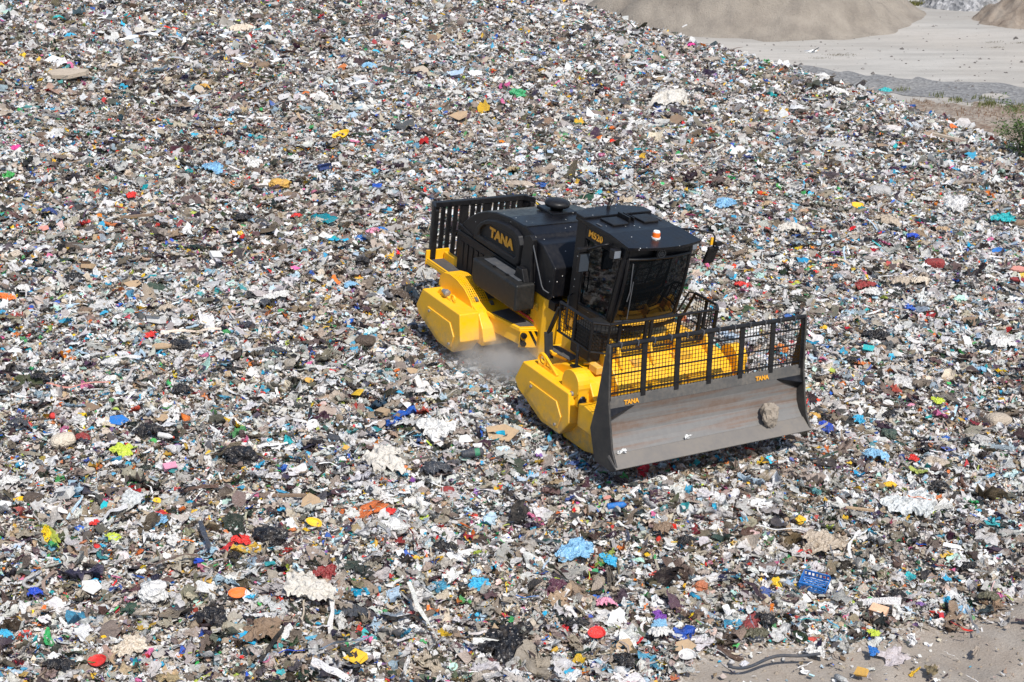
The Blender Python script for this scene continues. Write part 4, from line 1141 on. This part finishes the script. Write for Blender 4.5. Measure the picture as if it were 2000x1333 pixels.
def make_item(kind, seed):
    r = random.Random(seed); m = MB()
    if kind == 'bag' and seed % 3: m.add(*crumple_grid(r, 30, r.uniform(.55, .85), .15, r.uniform(.18, .30)))
    elif kind in ('bag', 'cushion', 'ball'):
        bm = bmesh.new(); bmesh.ops.create_icosphere(bm, subdivisions=5 if kind == 'bag' else 3, radius=.5)
        off = Vector((r.random() * 40, r.random() * 40, r.random() * 40)); ar = r.uniform(.7, 1.0); hh = r.uniform(.42, .6)
        for v in bm.verts:
            c = v.co.copy()
            if kind == 'bag':
                q = c + .12 * Vector((mnoise.noise(c * 4 + off), mnoise.noise(c * 4 - off), 0)); n = mnoise.noise(c * 2.6 + off) * .62 + (1 - 2.4 * abs(mnoise.noise(q * 5.0 + off))) * .15 + (1 - 2.4 * abs(mnoise.noise(q * 10 + off))) * .08 - .10
                v.co = Vector((c.x * (1 + n), c.y * ar * (1 + n), c.z * hh * (1 + n * 1.2)))
            elif kind == 'cushion':
                q = lambda t, e: math.copysign(abs(t * 2) ** e, t) / 2
                n = mnoise.noise(c * 2.2 + off) * .10
                v.co = Vector((q(c.x, .6) * (1 + n), q(c.y, .6) * .7 * (1 + n), q(c.z, .8) * .45 * (1 + n * 2)))
        bm.verts.ensure_lookup_table()
        m.add([v.co[:] for v in bm.verts], [[v.index for v in p.verts] for p in bm.faces]); bm.free()
    elif kind == 'sheet': m.add(*crumple_grid(r, 20, r.uniform(.7, 1.1), .12, .05))
    elif kind == 'cloth': m.add(*crumple_grid(r, 34, r.uniform(.7, .95), .13, .13))
    elif kind in ('card', 'foam', 'plank'):
        if kind == 'plank': poly = [(-.5, -.05), (.46, -.065), (.5, .04), (.48, .06), (-.47, .055)]; t = .06
        elif kind == 'foam': poly = irregular(r, 9, .14, .5); t = .09
        else: poly = irregular(r, r.choice([5, 6, 7]), .16, .75); t = .02
        bend = r.uniform(-.25, .25) if kind == 'card' else 0
        nn = len(poly)
        v = [(x, y, bend * x * x * 4 * .25) for x, y in poly] + [(x * .98, y * .98, t + bend * x * x * 4 * .25) for x, y in poly]
        m.add(v, [tuple(range(nn - 1, -1, -1)), tuple(range(nn, 2 * nn))] + [(i, (i + 1) % nn, nn + (i + 1) % nn, nn + i) for i in range(nn)])
    elif kind == 'box':
        w, d, h = .5, r.uniform(.3, .45), r.uniform(.28, .5); sk = lambda: r.uniform(-.05, .05)
        v = [(x * w + sk(), y * d + sk(), z * h + sk()) for z in (0, 1) for x, y in ((-1, -1), (1, -1), (1, 1), (-1, 1))]
        m.add(v, [(3, 2, 1, 0), (0, 1, 5, 4), (1, 2, 6, 5), (2, 3, 7, 6), (3, 0, 4, 7), (4, 5, 6, 7)])
        m.add([(v[4][0], v[4][1], v[4][2] + .005), (v[5][0], v[5][1], v[5][2] + .005), (v[5][0] + .05, v[5][1] - .25, v[5][2] + .12), (v[4][0] + .02, v[4][1] - .25, v[4][2] + .10)], [(0, 1, 2, 3)])
    elif kind == 'tray':
        ar = r.uniform(.6, .8); k = 24
        v = []
        for rr, h in ((.30, .0), (.42, .02), (.5, .14), (.52, .15), (.47, .13), (.38, .04), (.001, .03)):
            for i in range(k):
                a = 2 * math.pi * i / k; v.append((rr * math.cos(a) * (1 + .06 * math.sin(2 * a + seed)), rr * ar * math.sin(a), h + .06 * math.cos(a * 2 + seed) * rr))
        f = [(j * k + i, j * k + (i + 1) % k, (j + 1) * k + (i + 1) % k, (j + 1) * k + i) for j in range(6) for i in range(k)] + [tuple(range(k - 1, -1, -1))]
        m.add(v, f)
    elif kind == 'disc': m.lathe([(0, 0), (.48, 0), (.5, .03), (.5, .06), (.44, .07), (.40, .05), (0, .05)], n=26)
    elif kind in ('strip', 'hose'):
        pts = []; ph = r.random() * 6
        for i in range(22):
            t = i / 21; pts.append((t - .5, .10 * math.sin(t * 5 + ph) * (1 - t * .4), .04 + .03 * math.sin(t * 9 + ph) + (.0 if kind == 'strip' else .02)))
        m.tube(pts, .030 if kind == 'strip' else ((.014 if seed % 2 else .017)), 7, flat=.25 if kind == 'strip' else 1)
    elif kind == 'can': m.lathe([(0, -.5), (.13, -.5), (.165, -.46), (.165, .0), (.172, .02), (.165, .04), (.165, .36), (.12, .42), (.07, .44), (.07, .5), (0, .5)], (0, 0, .15), 'x', 22)
    elif kind == 'bottle': m.lathe([(0, -.5), (.15, -.5), (.17, -.45), (.16, -.1), (.17, .05), (.15, .22), (.06, .36), (.06, .44), (0, .44)], (0, 0, .15), 'x', 18)
    elif kind == 'ring': m.tube([(.40 * math.cos(2 * math.pi * i / 32), .40 * math.sin(2 * math.pi * i / 32), .05 + .05 * math.sin(2 * math.pi * i / 32)) for i in range(33)], .09, 10)
    elif kind == 'crate':
        for y in (-.36, .36):
            m.box(-.5, .5, y - .015, y + .015, 0, .08); m.box(-.5, .5, y - .015, y + .015, .24, .32)
            for i in range(8): x = -.5 + i / 7; m.box(x - .03, x + .03, y - .012, y + .012, .08, .24)
        for x in (-.49, .49):
            m.box(x - .015, x + .015, -.36, .36, 0, .30 if x < 0 else .12)
        for i in range(7): m.box(-.48, .48, -.34 + i * .1, -.29 + i * .1, -.01, .015)
    return m

# find where a view ray meets the heap
def ground_at(px, py):
    d = CB @ np.array([(px - 1000) / FPX, -(py - 666.5) / FPX, -1.0])
    t = np.linspace(15, 95, 1600); P = CAM[None] + d[None] * t[:, None]
    k = np.argmax(P[:, 2] < heap(P[:, 0], P[:, 1])); p = P[max(k, 1)]
    return p, t[k]
for i, line in enumerate(ITEMS.strip().split('\n')):
    px, py, w, kind, colr, label = line.split('|'); px, py, w = float(px), float(py), float(w)
    soft = kind in ('bag', 'cloth', 'cushion', 'sheet')
    sink = .30 if kind == 'bag' else 0
    (x, y, z), dist = ground_at(px, py + w * .12)
    m = make_item(kind, i * 7 + 1); size = w * dist / FPX * .87
    nm, cat, grp = NAMES[kind]
    o = m.build(nm, item_mat(kind, soft), None, smooth=kind in ('bag', 'cloth', 'ball', 'hose', 'strip', 'cushion', 'ring', 'can', 'bottle') and True)
    c = C[colr]; o.color = (*c, 1)
    rr = random.Random(i * 3 + 5)
    tall = kind in ('card', 'tray', 'disc', 'sheet', 'foam')
    up = {'sheet': R(12), 'card': R(22), 'tray': R(20), 'disc': R(24), 'foam': R(8), 'crate': R(14), 'cloth': R(6)}.get(kind, 0)
    yaw = {'strip': rr.uniform(-25, 10), 'plank': rr.uniform(-18, 18), 'hose': 8, 'can': 12, 'bottle': -12, 'box': rr.uniform(-40, 40)}.get(kind, rr.uniform(-30, 30))
    if 'pipe sticking' in label: yaw = 60; up = R(10)
    if 'long weathered plank' in label: yaw = -32
    if kind == 'box': up = R(rr.uniform(-30, 20))
    o.rotation_euler = (up, rr.uniform(-.10, .10) * (3 if kind in ('box', 'tray', 'disc') else 1), R(yaw))
    o.scale = (size, size, size)
    o.location = (x, y, z + {'bag': .08, 'cushion': .06, 'ball': .35, 'cloth': -.02, 'box': -.1, 'disc': -.06, 'tray': -.04, 'cushion': .0}.get(kind, .04) * size + .10)
    if any(q in label for q in ('orange band', 'cyan bag at the bottom', 'tan cardboard flat', 'crimson scrap')): o.location.z += .14
    if label.startswith('trousers') or 'trousers' in label: o.rotation_euler = (R(8), 0, R(80)); 
    tag(o, label, cat, grp)
    if kind == 'can' and 'green band' in label:
        q = MB(); q.lathe([(.16, .05), (.17, .05), (.17, .26), (.16, .26)], (0, 0, .15), 'x', 22); b_ = q.build('band', item_mat('can', False), o); b_.color = (.04, .22, .12, 1)
        q = MB(); q.lathe([(0, .44), (.085, .44), (.085, .53), (0, .53)], (0, 0, .15), 'x', 16); b_ = q.build('cap', item_mat('can', False), o); b_.color = (.45, .36, .28, 1)
    if kind == 'bottle':
        q = MB(); q.lathe([(0, .43), (.07, .43), (.07, .52), (0, .52)], (0, 0, .15), 'x', 14); b_ = q.build('cap', item_mat('bottle', False), o); b_.color = (.7, .1, .06, 1)
# ------------------------------------------------------------------ yard beyond the heap
def plain_mat():
    m, nt, b = mat_new('sandy_yard'); L = nt.links.new
    v = coords(nt); vs = coords(nt, (.10, .55, 1), rot=(0, 0, R(-9)))
    n1 = noise(nt, v, .11, 5, .6); n2 = noise(nt, vs, .8, 6, .65); n3 = noise(nt, v, 3.5, 6, .75)
    c = ramp(nt, n2, [(.30, (.29, .27, .248)), (.46, (.345, .33, .305)), (.60, (.42, .40, .37)), (.74, (.32, .30, .275))])
    c = mix(nt, ramp(nt, n1, [(.40, (0, 0, 0)), (.65, (.5, .5, .5))]), c, (.40, .36, .315))
    c = mix(nt, ramp(nt, n3, [(.30, (.55, .55, .55)), (.44, (0, 0, 0))]), c, (.24, .22, .20))
    L(c, b.inputs['Base Color']); b.inputs['Roughness'].default_value = .95; b.inputs['Specular IOR Level'].default_value = .1
    bump(nt, b, n3, .4, .05)
    return m
yx = np.concatenate([np.linspace(-1500, -120, 12), np.linspace(-100, 140, 121), np.linspace(160, 1500, 12)])
yy_ = np.concatenate([np.linspace(-300, 20, 8), np.linspace(26, 130, 79), np.linspace(150, 2500, 14)])
XX, YY = np.meshgrid(yx, yy_)
ZZ = PLAIN_Z + np.where((np.abs(XX) < 120) & (YY < 135) & (YY > 24), .22 * vnoise(XX / 9, YY / 5) + .08 * vnoise(XX / 2.7, YY / 2.1), 0)
yard = grid_mesh('yard_ground', XX, YY, ZZ, plain_mat()); tag(yard, 'pale sandy gravel yard beyond the heap', 'ground', kind='structure')
yard.data.polygons.foreach_set('use_smooth', [True] * len(yard.data.polygons))

def plain_at(px, py, z=PLAIN_Z):
    d = CB @ np.array([(px - 1000) / FPX, -(py - 666.5) / FPX, -1.0]); t = (z - CAM[2]) / d[2]; return CAM + d * t

def yard_z(x, y): return PLAIN_Z + .22 * vnoise(np.asarray(x) / 9, np.asarray(y) / 5) + .08 * vnoise(np.asarray(x) / 2.7, np.asarray(y) / 2.1)
# dark gravel strip along the foot of the heap
def strip(name, top, bot, mat, lift, n=90, rows=9):
    V = np.zeros((rows, n, 3))
    for k in range(n):
        t = k / (n - 1)
        a = plain_at(*[np.interp(t, np.linspace(0, 1, len(top)), [q[j] for q in top]) for j in (0, 1)]); b = plain_at(*[np.interp(t, np.linspace(0, 1, len(bot)), [q[j] for q in bot]) for j in (0, 1)])
        a = a + np.array([0, 1, 0]) * 1.4 * vnoise(np.array([k / 3.1]), np.array([lift * 900]))[0]; b = b + np.array([0, 1, 0]) * 1.1 * vnoise(np.array([k / 2.7]), np.array([lift * 700 + 3]))[0]
        for r in range(rows): V[r, k] = a + (b - a) * r / (rows - 1)
    V[:, :, 2] = yard_z(V[:, :, 0], V[:, :, 1]) + lift
    return grid_mesh(name, V[:, :, 0], V[:, :, 1], V[:, :, 2], mat)
def gravel(name, a, b_, sc, edge=True):
    m, nt, b = mat_new(name); L = nt.links.new
    v = coords(nt); n = noise(nt, v, sc, 5, .8); vo = N(nt, 'ShaderNodeTexVoronoi'); vo.inputs['Scale'].default_value = sc * .8; L(v, vo.inputs['Vector'])
    s = N(nt, 'ShaderNodeSeparateColor'); L(vo.outputs['Color'], s.inputs[0])
    c = mix(nt, ramp(nt, s.outputs[0], [(0, (0, 0, 0)), (1, (1, 1, 1))]), a, b_); c = mix(nt, .6, c, ramp(nt, n, [(.3, (.45, .45, .45)), (.6, (1.1, 1.1, 1.1))]), 'MULTIPLY')
    n0 = noise(nt, v, .35, 4, .6); c = mix(nt, ramp(nt, n0, [(.46, (0, 0, 0)), (.75, (.4, .4, .4))]), c, (.30, .285, .26))
    L(c, b.inputs['Base Color']); b.inputs['Roughness'].default_value = .95; bump(nt, b, vo.outputs['Distance'], .8, .08); return m
gs_ = strip('gravel_strip', [(1330, 82), (1500, 118), (1700, 150), (1850, 160), (2080, 178)], [(1330, 100), (1500, 142), (1700, 182), (1850, 196), (2080, 214)], gravel('grey_gravel', (.15, .148, .15), (.25, .248, .245), 6), .012)
tag(gs_, 'grey crushed gravel strip along the foot of the heap', 'gravel', kind='structure')
es = strip('earth_strip', [(1760, 196), (1850, 203), (1950, 206), (2080, 212)], [(1740, 222), (1850, 262), (1950, 285), (2080, 300)], gravel('brown_earth', (.17, .115, .08), (.30, .25, .20), 5), .018, 60, 7)
tag(es, 'brown earth verge between the gravel strip and the heap', 'earth', kind='structure')

# mounds
def mound(name, label, cat, cx, cy, rx, ry, H, mat, seed, power=1.0, rough=.3, top=.18, n=110, kind='thing', rough2=.1):
    r = np.random.default_rng(seed); o = r.random(4) * 30
    u = np.linspace(-1.35, 1.35, n); U, V = np.meshgrid(u, u)
    X = cx + U * rx; Y = cy + V * ry
    rad = np.sqrt(U * U + V * V) * (1 + .16 * vnoise(U * 1.6 + o[0], V * 1.6 + o[1]) + .05 * vnoise(U * 5 + o[2], V * 5))
    h = np.clip((1 - rad) / (1 - top), None, 1)
    h = .5 * (h + np.sqrt(h * h + .006)) - .038 * 0
    h = 1 - .5 * ((1 - h) + np.sqrt((1 - h) ** 2 + .004))
    Z = PLAIN_Z - .25 + H * np.maximum(h, 0) ** power + (rough * vnoise(U * 7 + o[1], V * 7 + o[2]) + rough2 * vnoise(U * 22 + o[0], V * 22 + o[3]) + .5 * rough * np.abs(vnoise(U * 3 + o[3], V * 10))) * np.clip(h * 5, 0, 1)
    ob = grid_mesh(name, X, Y, Z, mat); ob.data.polygons.foreach_set('use_smooth', [True] * len(ob.data.polygons))
    tag(ob, label, cat); return ob
def sand(name, a, b_, c_):
    m, nt, b = mat_new(name); L = nt.links.new
    v = coords(nt); vv = coords(nt, (1, 1, .35)); n1 = noise(nt, vv, .55, 6, .65); n2 = noise(nt, v, 7, 7, .8)
    c = ramp(nt, n1, [(.36, a), (.52, b_), (.70, c_)]); c = mix(nt, ramp(nt, n2, [(.28, (.6, .6, .6)), (.46, (0, 0, 0))]), c, (.20, .18, .16))
    L(c, b.inputs['Base Color']); b.inputs['Roughness'].default_value = .95; b.inputs['Specular IOR Level'].default_value = .1; bump(nt, b, n2, .9, .2); return m
mound('sand_pile', 'broad tan sand pile in the yard behind the heap', 'sand pile', 16.6, 86.5, 12.4, 10.5, 7.6, sand('tan_sand', (.26, .228, .195), (.33, .29, .245), (.39, .343, .29)), 5, .95, 1.1, .2, rough2=.30)
mound('soil_pile', 'small brown soil pile at the right edge of the yard', 'soil pile', 37.2, 82.6, 5.2, 4.6, 2.9, sand('brown_soil', (.25, .20, .16), (.36, .30, .245), (.43, .37, .31)), 8, 1.0, .45, .15, 90, rough2=.25)
mound('gravel_pile', 'grey gravel cone far back in the yard', 'gravel pile', 33.4, 89.6, 3.3, 3.3, 2.5, gravel('cone_gravel', (.11, .115, .125), (.40, .40, .41), 4.5), 9, .95, .25, .06, 120, rough2=.4)
# stones and clods lying on the yard
st = MB(); rs = random.Random(4)
for k in range(420):
    px = rs.uniform(1250, 2060); py = rs.uniform(60, 200) if k < 330 else rs.uniform(2, 60)
    p = plain_at(px, py); s = rs.uniform(.03, .09) if rs.random() < .85 else rs.uniform(.09, .2)
    if .81 * p[0] + .587 * p[1] < 42: continue
    z = float(yard_z(np.array([p[0]]), np.array([p[1]]))[0])
    vs_ = [Vector(v) * s for v in ((1, 0, .1), (.3, .9, .1), (-.8, .5, .1), (-.7, -.6, .1), (.4, -.9, .1), (.1, 0, .8))]
    st.add([(p[0] + v.x * rs.uniform(.7, 1.3), p[1] + v.y * rs.uniform(.7, 1.3), z + v.z) for v in vs_], [(0, 1, 5), (1, 2, 5), (2, 3, 5), (3, 4, 5), (4, 0, 5)])
so = st.build('scattered_stones', sand('stone', (.12, .11, .10), (.22, .20, .19), (.5, .48, .45))); tag(so, 'small stones and clods strewn over the yard', 'stones', kind='stuff')
# low grass and weeds
def leaf_mat(name, a, b_):
    m, nt, b = mat_new(name); L = nt.links.new
    g = N(nt, 'ShaderNodeNewGeometry'); c = ramp(nt, g.outputs['Random Per Island'], [(0, a), (1, b_)])
    L(c, b.inputs['Base Color']); b.inputs['Roughness'].default_value = .6
    t = N(nt, 'ShaderNodeBsdfTranslucent'); L(c, t.inputs[0]); ms = N(nt, 'ShaderNodeMixShader'); ms.inputs[0].default_value = .3
    L(b.outputs[0], ms.inputs[1]); L(t.outputs[0], ms.inputs[2]); L(ms.outputs[0], nt.nodes['Material Output'].inputs[0]); return m
def blades(name, label, spots, mat, hmin, hmax, seed):
    r = random.Random(seed); m = MB()
    for (px, py, sx_, sy_, cnt) in spots:
        for k in range(cnt):
            p = plain_at(px + r.gauss(0, sx_), py + r.gauss(0, sy_)); z = float(yard_z(np.array([p[0]]), np.array([p[1]]))[0])
            h = r.uniform(hmin, hmax); a = r.random() * 6.28; w = h * .13; l = r.uniform(-.4, .4) * h; l2 = r.uniform(-.4, .4) * h
            dx, dy = math.cos(a) * w, math.sin(a) * w
            m.add([(p[0] - dx, p[1] - dy, z - .02), (p[0] + dx, p[1] + dy, z - .02), (p[0] + l, p[1] + l2, z + h)], [(0, 1, 2)])
    o = m.build(name, mat); tag(o, label, name.replace('_', ' '), kind='stuff'); return o
blades('rusty_weeds', 'low rust coloured weeds on the verge beside the heap', [(1830, 205, 25, 4, 120), (1890, 222, 22, 6, 200), (1950, 226, 25, 6, 120), (1790, 200, 14, 3, 50)], leaf_mat('rusty_leaf', (.20, .085, .04), (.30, .19, .09)), .06, .20, 1)
blades('green_weeds', 'thin green weeds at the foot of the heap', [(1930, 207, 14, 3, 220), (1870, 199, 10, 2, 80), (1985, 214, 14, 4, 220), (1918, 195, 12, 2, 90), (1690, 178, 5, 1.5, 40), (1760, 178, 8, 2, 60), (1830, 190, 9, 2, 60)], leaf_mat('green_leaf', (.10, .12, .03), (.22, .23, .08)), .08, .28, 2)
blades('dry_grass', 'flat dark grass patches on the far yard', [(1640, 107, 18, 1.2, 300), (1600, 113, 12, 1, 160), (1945, 94, 9, .8, 120), (1940, 84, 10, .8, 110), (1990, 86, 8, 1, 100)], leaf_mat('dry_leaf', (.10, .085, .05), (.20, .17, .11)), .04, .10, 3)
blades('far_grass', 'thin olive grass bands at the back of the yard', [(1755, 9.5, 26, 1.0, 700), (1780, 8, 20, .8, 300), (1936, 20, 8, 1.6, 300), (1995, 16, 8, 1.6, 300)], leaf_mat('olive_leaf', (.13, .13, .03), (.24, .23, .08)), .15, .4, 4)
# bush at the right edge
bu = bpy.data.objects.new('bush', None); COL.objects.link(bu)
bp_, _ = ground_at(2008, 312); bu.location = bp_; tag(bu, 'green leafy bush growing at the right edge of the heap', 'bush')
r = random.Random(12); tw = MB(); lf = MB()
for k in range(38):
    a = r.random() * 6.28; e = r.uniform(.55, 1.5); l = r.uniform(1.0, 2.7)
    d = Vector((math.cos(a) * math.cos(e), math.sin(a) * math.cos(e), math.sin(e))); p1 = d * l * .5 + Vector((0, 0, .06)); p2 = d * l + Vector((0, 0, -.1))
    tw.tube([(0, 0, -.1), p1, p2], .018, 5, r1=.006)
    for q in range(75):
        t = r.uniform(.25, 1.02); c = p1.lerp(p2, t) if t > .5 else p1 * t * 2
        c = c + Vector((r.gauss(0, .10), r.gauss(0, .10), r.gauss(0, .09))); u = Vector((r.gauss(0, 1), r.gauss(0, 1), r.gauss(0, .6))).normalized(); w = u.cross(Vector((r.gauss(0, 1), r.gauss(0, 1), 1))).normalized(); s = r.uniform(.035, .075)
        lf.add([c - u * s, c + w * s * .42, c + u * s * 1.1, c - w * s * .42], [(0, 1, 2, 3)])
tw.build('twigs', MUD, bu); lf.build('foliage', leaf_mat('bush_leaf', (.05, .10, .025), (.13, .20, .05)), bu)

# ------------------------------------------------------------------ gulls
GW = lens('gull_white', (.78, .78, .76)); GG = lens('gull_grey', (.38, .40, .43)); GB = lens('gull_dark', (.02, .02, .02)); GO = lens('gull_beak', (.7, .35, .03))
for m_ in (GW, GG, GB): m_.node_tree.nodes['Principled BSDF'].inputs['Roughness'].default_value = .8; m_.node_tree.nodes['Principled BSDF'].inputs['Coat Weight'].default_value = 0
def wing(mb, s, elev, sweep):
    # inner and outer panel of a gull wing, span axis y
    seg = [(0, .0, .20, 0), (.5, .10, .19, elev), (1.0, -.02, .13, elev * .55), (1.32, -.18, .03, elev * .2)]
    pts = []; z = 0; yp = 0; y = .06
    for (L_, x, ch, e) in seg:
        dy = (L_ - yp); y += dy * math.cos(e) * .42; z += dy * math.sin(e) * .42; yp = L_
        pts.append((x * .5 + sweep * y, y * s, z, ch))
    v = []; n = len(pts)
    for (x, yv, zv, ch) in pts:
        v += [(x + ch * .5, yv, zv), (x + ch * .1, yv, zv + .018), (x - ch * .55, yv, zv - .004), (x + ch * .1, yv, zv - .008)]
    f = []
    for i in range(n - 1):
        for k in range(4): f.append((4 * i + k, 4 * i + (k + 1) % 4, 4 * i + 4 + (k + 1) % 4, 4 * i + 4 + k))
    f += [(0, 1, 2, 3), (4 * n - 1, 4 * n - 2, 4 * n - 3, 4 * n - 4)]
    mb.add(v, f)
    return pts
def make_gull(e):
    t = bpy.data.objects.new('gull', None); COL.objects.link(t)
    b = MB(); b.lathe([(0, -.24), (.035, -.20), (.075, -.06), (.082, .05), (.06, .16), (.045, .20), (.05, .245), (.035, .285), (0, .30)], ax='x', n=14)
    b.add([(-.17, -.03, .01), (-.36, -.09, 0), (-.38, .09, 0), (-.17, .03, .01), (-.25, 0, .03)], [(0, 1, 4), (1, 2, 4), (2, 3, 4), (3, 0, 4)])
    bo = b.build('body', GW, t, smooth=True)
    bk = MB(); bk.lathe([(0, .29), (.016, .295), (.010, .34), (0, .36)], (0, 0, -.005), 'x', 8); bk.build('beak', GO, bo)
    ey = MB(); ey.box(.25, .262, -.047, -.040, .01, .022); ey.box(.25, .262, .040, .047, .01, .022); ey.build('eye', GB, bo)
    for s in (-1, 1):
        w = MB(); p = wing(w, s, e, .12); wo = w.build('wing', GG, t)
        x, y, z, ch = p[-1]; x2, y2, z2, c2 = p[-2]
        q = MB(); q.add([(x + .02, y, z + .003), (x - .03, y + s * .02, z), (x2 - .02, y2 * .35 + y * .65, z * .7 + z2 * .3 + .012), (x2 * .4 + x * .6 + .04, y2 * .3 + y * .7, z * .7 + z2 * .3 + .016)], [(0, 1, 2, 3)]); q.build('wing_tip', GB, wo)
    return t
def copy_tree(o, parent=None):
    c = o.copy(); COL.objects.link(c); c.parent = parent
    for ch in list(o.children): copy_tree(ch, c)
    return c
gulls = [(212, 34, 3.0, .55, 20, 'up', 'gull with raised wings nearest the top, above the bright teal bag'),
         (255, 74, 2.2, .35, 40, 'a', 'gull with wings spread wide, left of the others in the flock'),
         (296, 68, 1.6, .30, -25, 'b', 'gull gliding right beside the widest spread one'),
         (360, 78, 1.5, .75, 10, 'c', 'gull with wings held in a steep V in the middle of the flock'),
         (434, 72, 1.8, .45, 150, 'd', 'gull left of the pale cream cloth heap'),
         (296, 118, 1.3, .55, -30, 'e', 'gull low over the heap, left below the flock'),
         (366, 117, 1.2, .70, 5, 'f', 'gull with wings up, below the steep V one'),
         (467, 118, 1.2, .30, 160, 'g', 'gull with flat wings left of the small brown cushion'),
         (541, 118, 1.2, .80, 70, 'h', 'gull with one wing high, right of the small brown cushion'),
         (376, 193, 1.0, .50, 0, 'i', 'lowest gull, just above the small golden bag'),
         (330, 33, 2.4, .30, 20, 'j', 'gull near the top edge, between the raised wing gull and the grey one'),
         (404, 28, 2.4, .40, 200, 'k', 'grey looking gull at the top edge, right of the flock'),
         (1092, 30, 1.6, .85, 60, 'l', 'gull flying in front of the heap skyline, left of the sand pile'),
         (1586, 101, 5.0, .30, 25, 'm', 'white gull flying alone over the sandy yard'),
         (1022, 118, .9, .25, 30, 'n', 'gull gliding low over the upper middle of the heap'),
         (704, 162, .9, .25, 35, 'o', 'gull gliding low over the heap right of the blue film bag')]
for (px, py, hgt, e, yaw, k, lab) in gulls:
    g, dist = ground_at(px, py)
    if px == 1586: dist = 70.0
    d = CB @ np.array([(px - 1000) / FPX, -(py - 666.5) / FPX, -1.0])
    t = make_gull(e); back = dist - hgt * 2.2 if px != 1586 else dist
    t.location = CAM + d * back; t.rotation_euler = (random.uniform(-.35, .35), random.uniform(-.2, .1), R(yaw + 90 if k in 'cfi' else yaw)); t.scale = (1.0, 1.0, 1.0)
    tag(t, lab, 'gull', 'gulls flying over the heap')

# ------------------------------------------------------------------ dust behind the drums
dm_, nt, b = mat_new('dust'); nt.nodes.remove(b); L = nt.links.new
tc = N(nt, 'ShaderNodeTexCoord'); ln = N(nt, 'ShaderNodeVectorMath', operation='LENGTH'); L(tc.outputs['Object'], ln.inputs[0])
fall = ramp(nt, ln.outputs['Value'], [(.05, (1, 1, 1)), (.95, (0, 0, 0))], 'EASE')
nz_ = noise(nt, tc.outputs['Object'], 2.1, 5, .65); nf = ramp(nt, nz_, [(.36, (0, 0, 0)), (.72, (1, 1, 1))])
mu = N(nt, 'ShaderNodeMath', operation='MULTIPLY'); L(fall, mu.inputs[0]); L(nf, mu.inputs[1])
m2 = N(nt, 'ShaderNodeMath', operation='MULTIPLY'); L(mu.outputs[0], m2.inputs[0]); m2.inputs[1].default_value = 6.5
vs = N(nt, 'ShaderNodeVolumeScatter'); vs.inputs['Color'].default_value = (.93, .90, .87, 1); L(m2.outputs[0], vs.inputs['Density']); vs.inputs['Anisotropy'].default_value = .2
L(vs.outputs[0], nt.nodes['Material Output'].inputs['Volume'])
bm = bmesh.new(); bmesh.ops.create_icosphere(bm, subdivisions=3, radius=1); me = bpy.data.meshes.new('dust_cloud'); bm.to_mesh(me); bm.free(); me.materials.append(dm_)
du = bpy.data.objects.new('dust_cloud', me); COL.objects.link(du)
g0, _ = ground_at(998, 728)
du.location = (g0[0], g0[1], g0[2] + .35); du.scale = (1.8, 1.4, .9); du.rotation_euler = (0, 0, R(-25))
tag(du, 'thin grey dust cloud drifting out between the two drums', 'dust', kind='stuff')

# ------------------------------------------------------------------ light
SA, SE = R(-3), R(54)          # sun direction, measured in the compactor's own axes
sd = np.array([math.cos(SA) * math.cos(SE), math.sin(SA) * math.cos(SE), 0]); sd = MM @ sd; sd[2] = 0; sd = sd / np.linalg.norm(sd) * math.cos(SE); sd[2] = math.sin(SE)
sl_ = bpy.data.lights.new('sun', 'SUN'); sl_.energy = 5.0; sl_.angle = R(.53); sl_.color = (1, .955, .88)
so_ = bpy.data.objects.new('sun', sl_); COL.objects.link(so_); so_.rotation_euler = Vector(sd).to_track_quat('Z', 'Y').to_euler()
w = bpy.data.worlds.new('World'); scene.world = w; w.use_nodes = True
nt = w.node_tree; sk = nt.nodes.new('ShaderNodeTexSky'); sk.sky_type = 'NISHITA'; sk.sun_disc = False; sk.sun_elevation = SE; sk.sun_rotation = math.atan2(sd[0], sd[1])
sk.altitude = 100; sk.air_density = 1.0; sk.dust_density = 1.2
nt.links.new(sk.outputs[0], nt.nodes['Background'].inputs[0]); nt.nodes['Background'].inputs[1].default_value = .15
scene.view_settings.view_transform = 'Standard'; scene.view_settings.look = 'None'; scene.view_settings.exposure = 0; scene.view_settings.gamma = 1
scene.render.engine = 'CYCLES'; cy_ = scene.cycles
cy_.max_bounces = 6; cy_.diffuse_bounces = 3; cy_.glossy_bounces = 3; cy_.transmission_bounces = 4; cy_.transparent_max_bounces = 8; cy_.volume_bounces = 1
cy_.volume_step_rate = 1.0; cy_.use_denoising = True; cy_.caustics_reflective = False; cy_.caustics_refractive = False; cy_.sample_clamp_indirect = 6
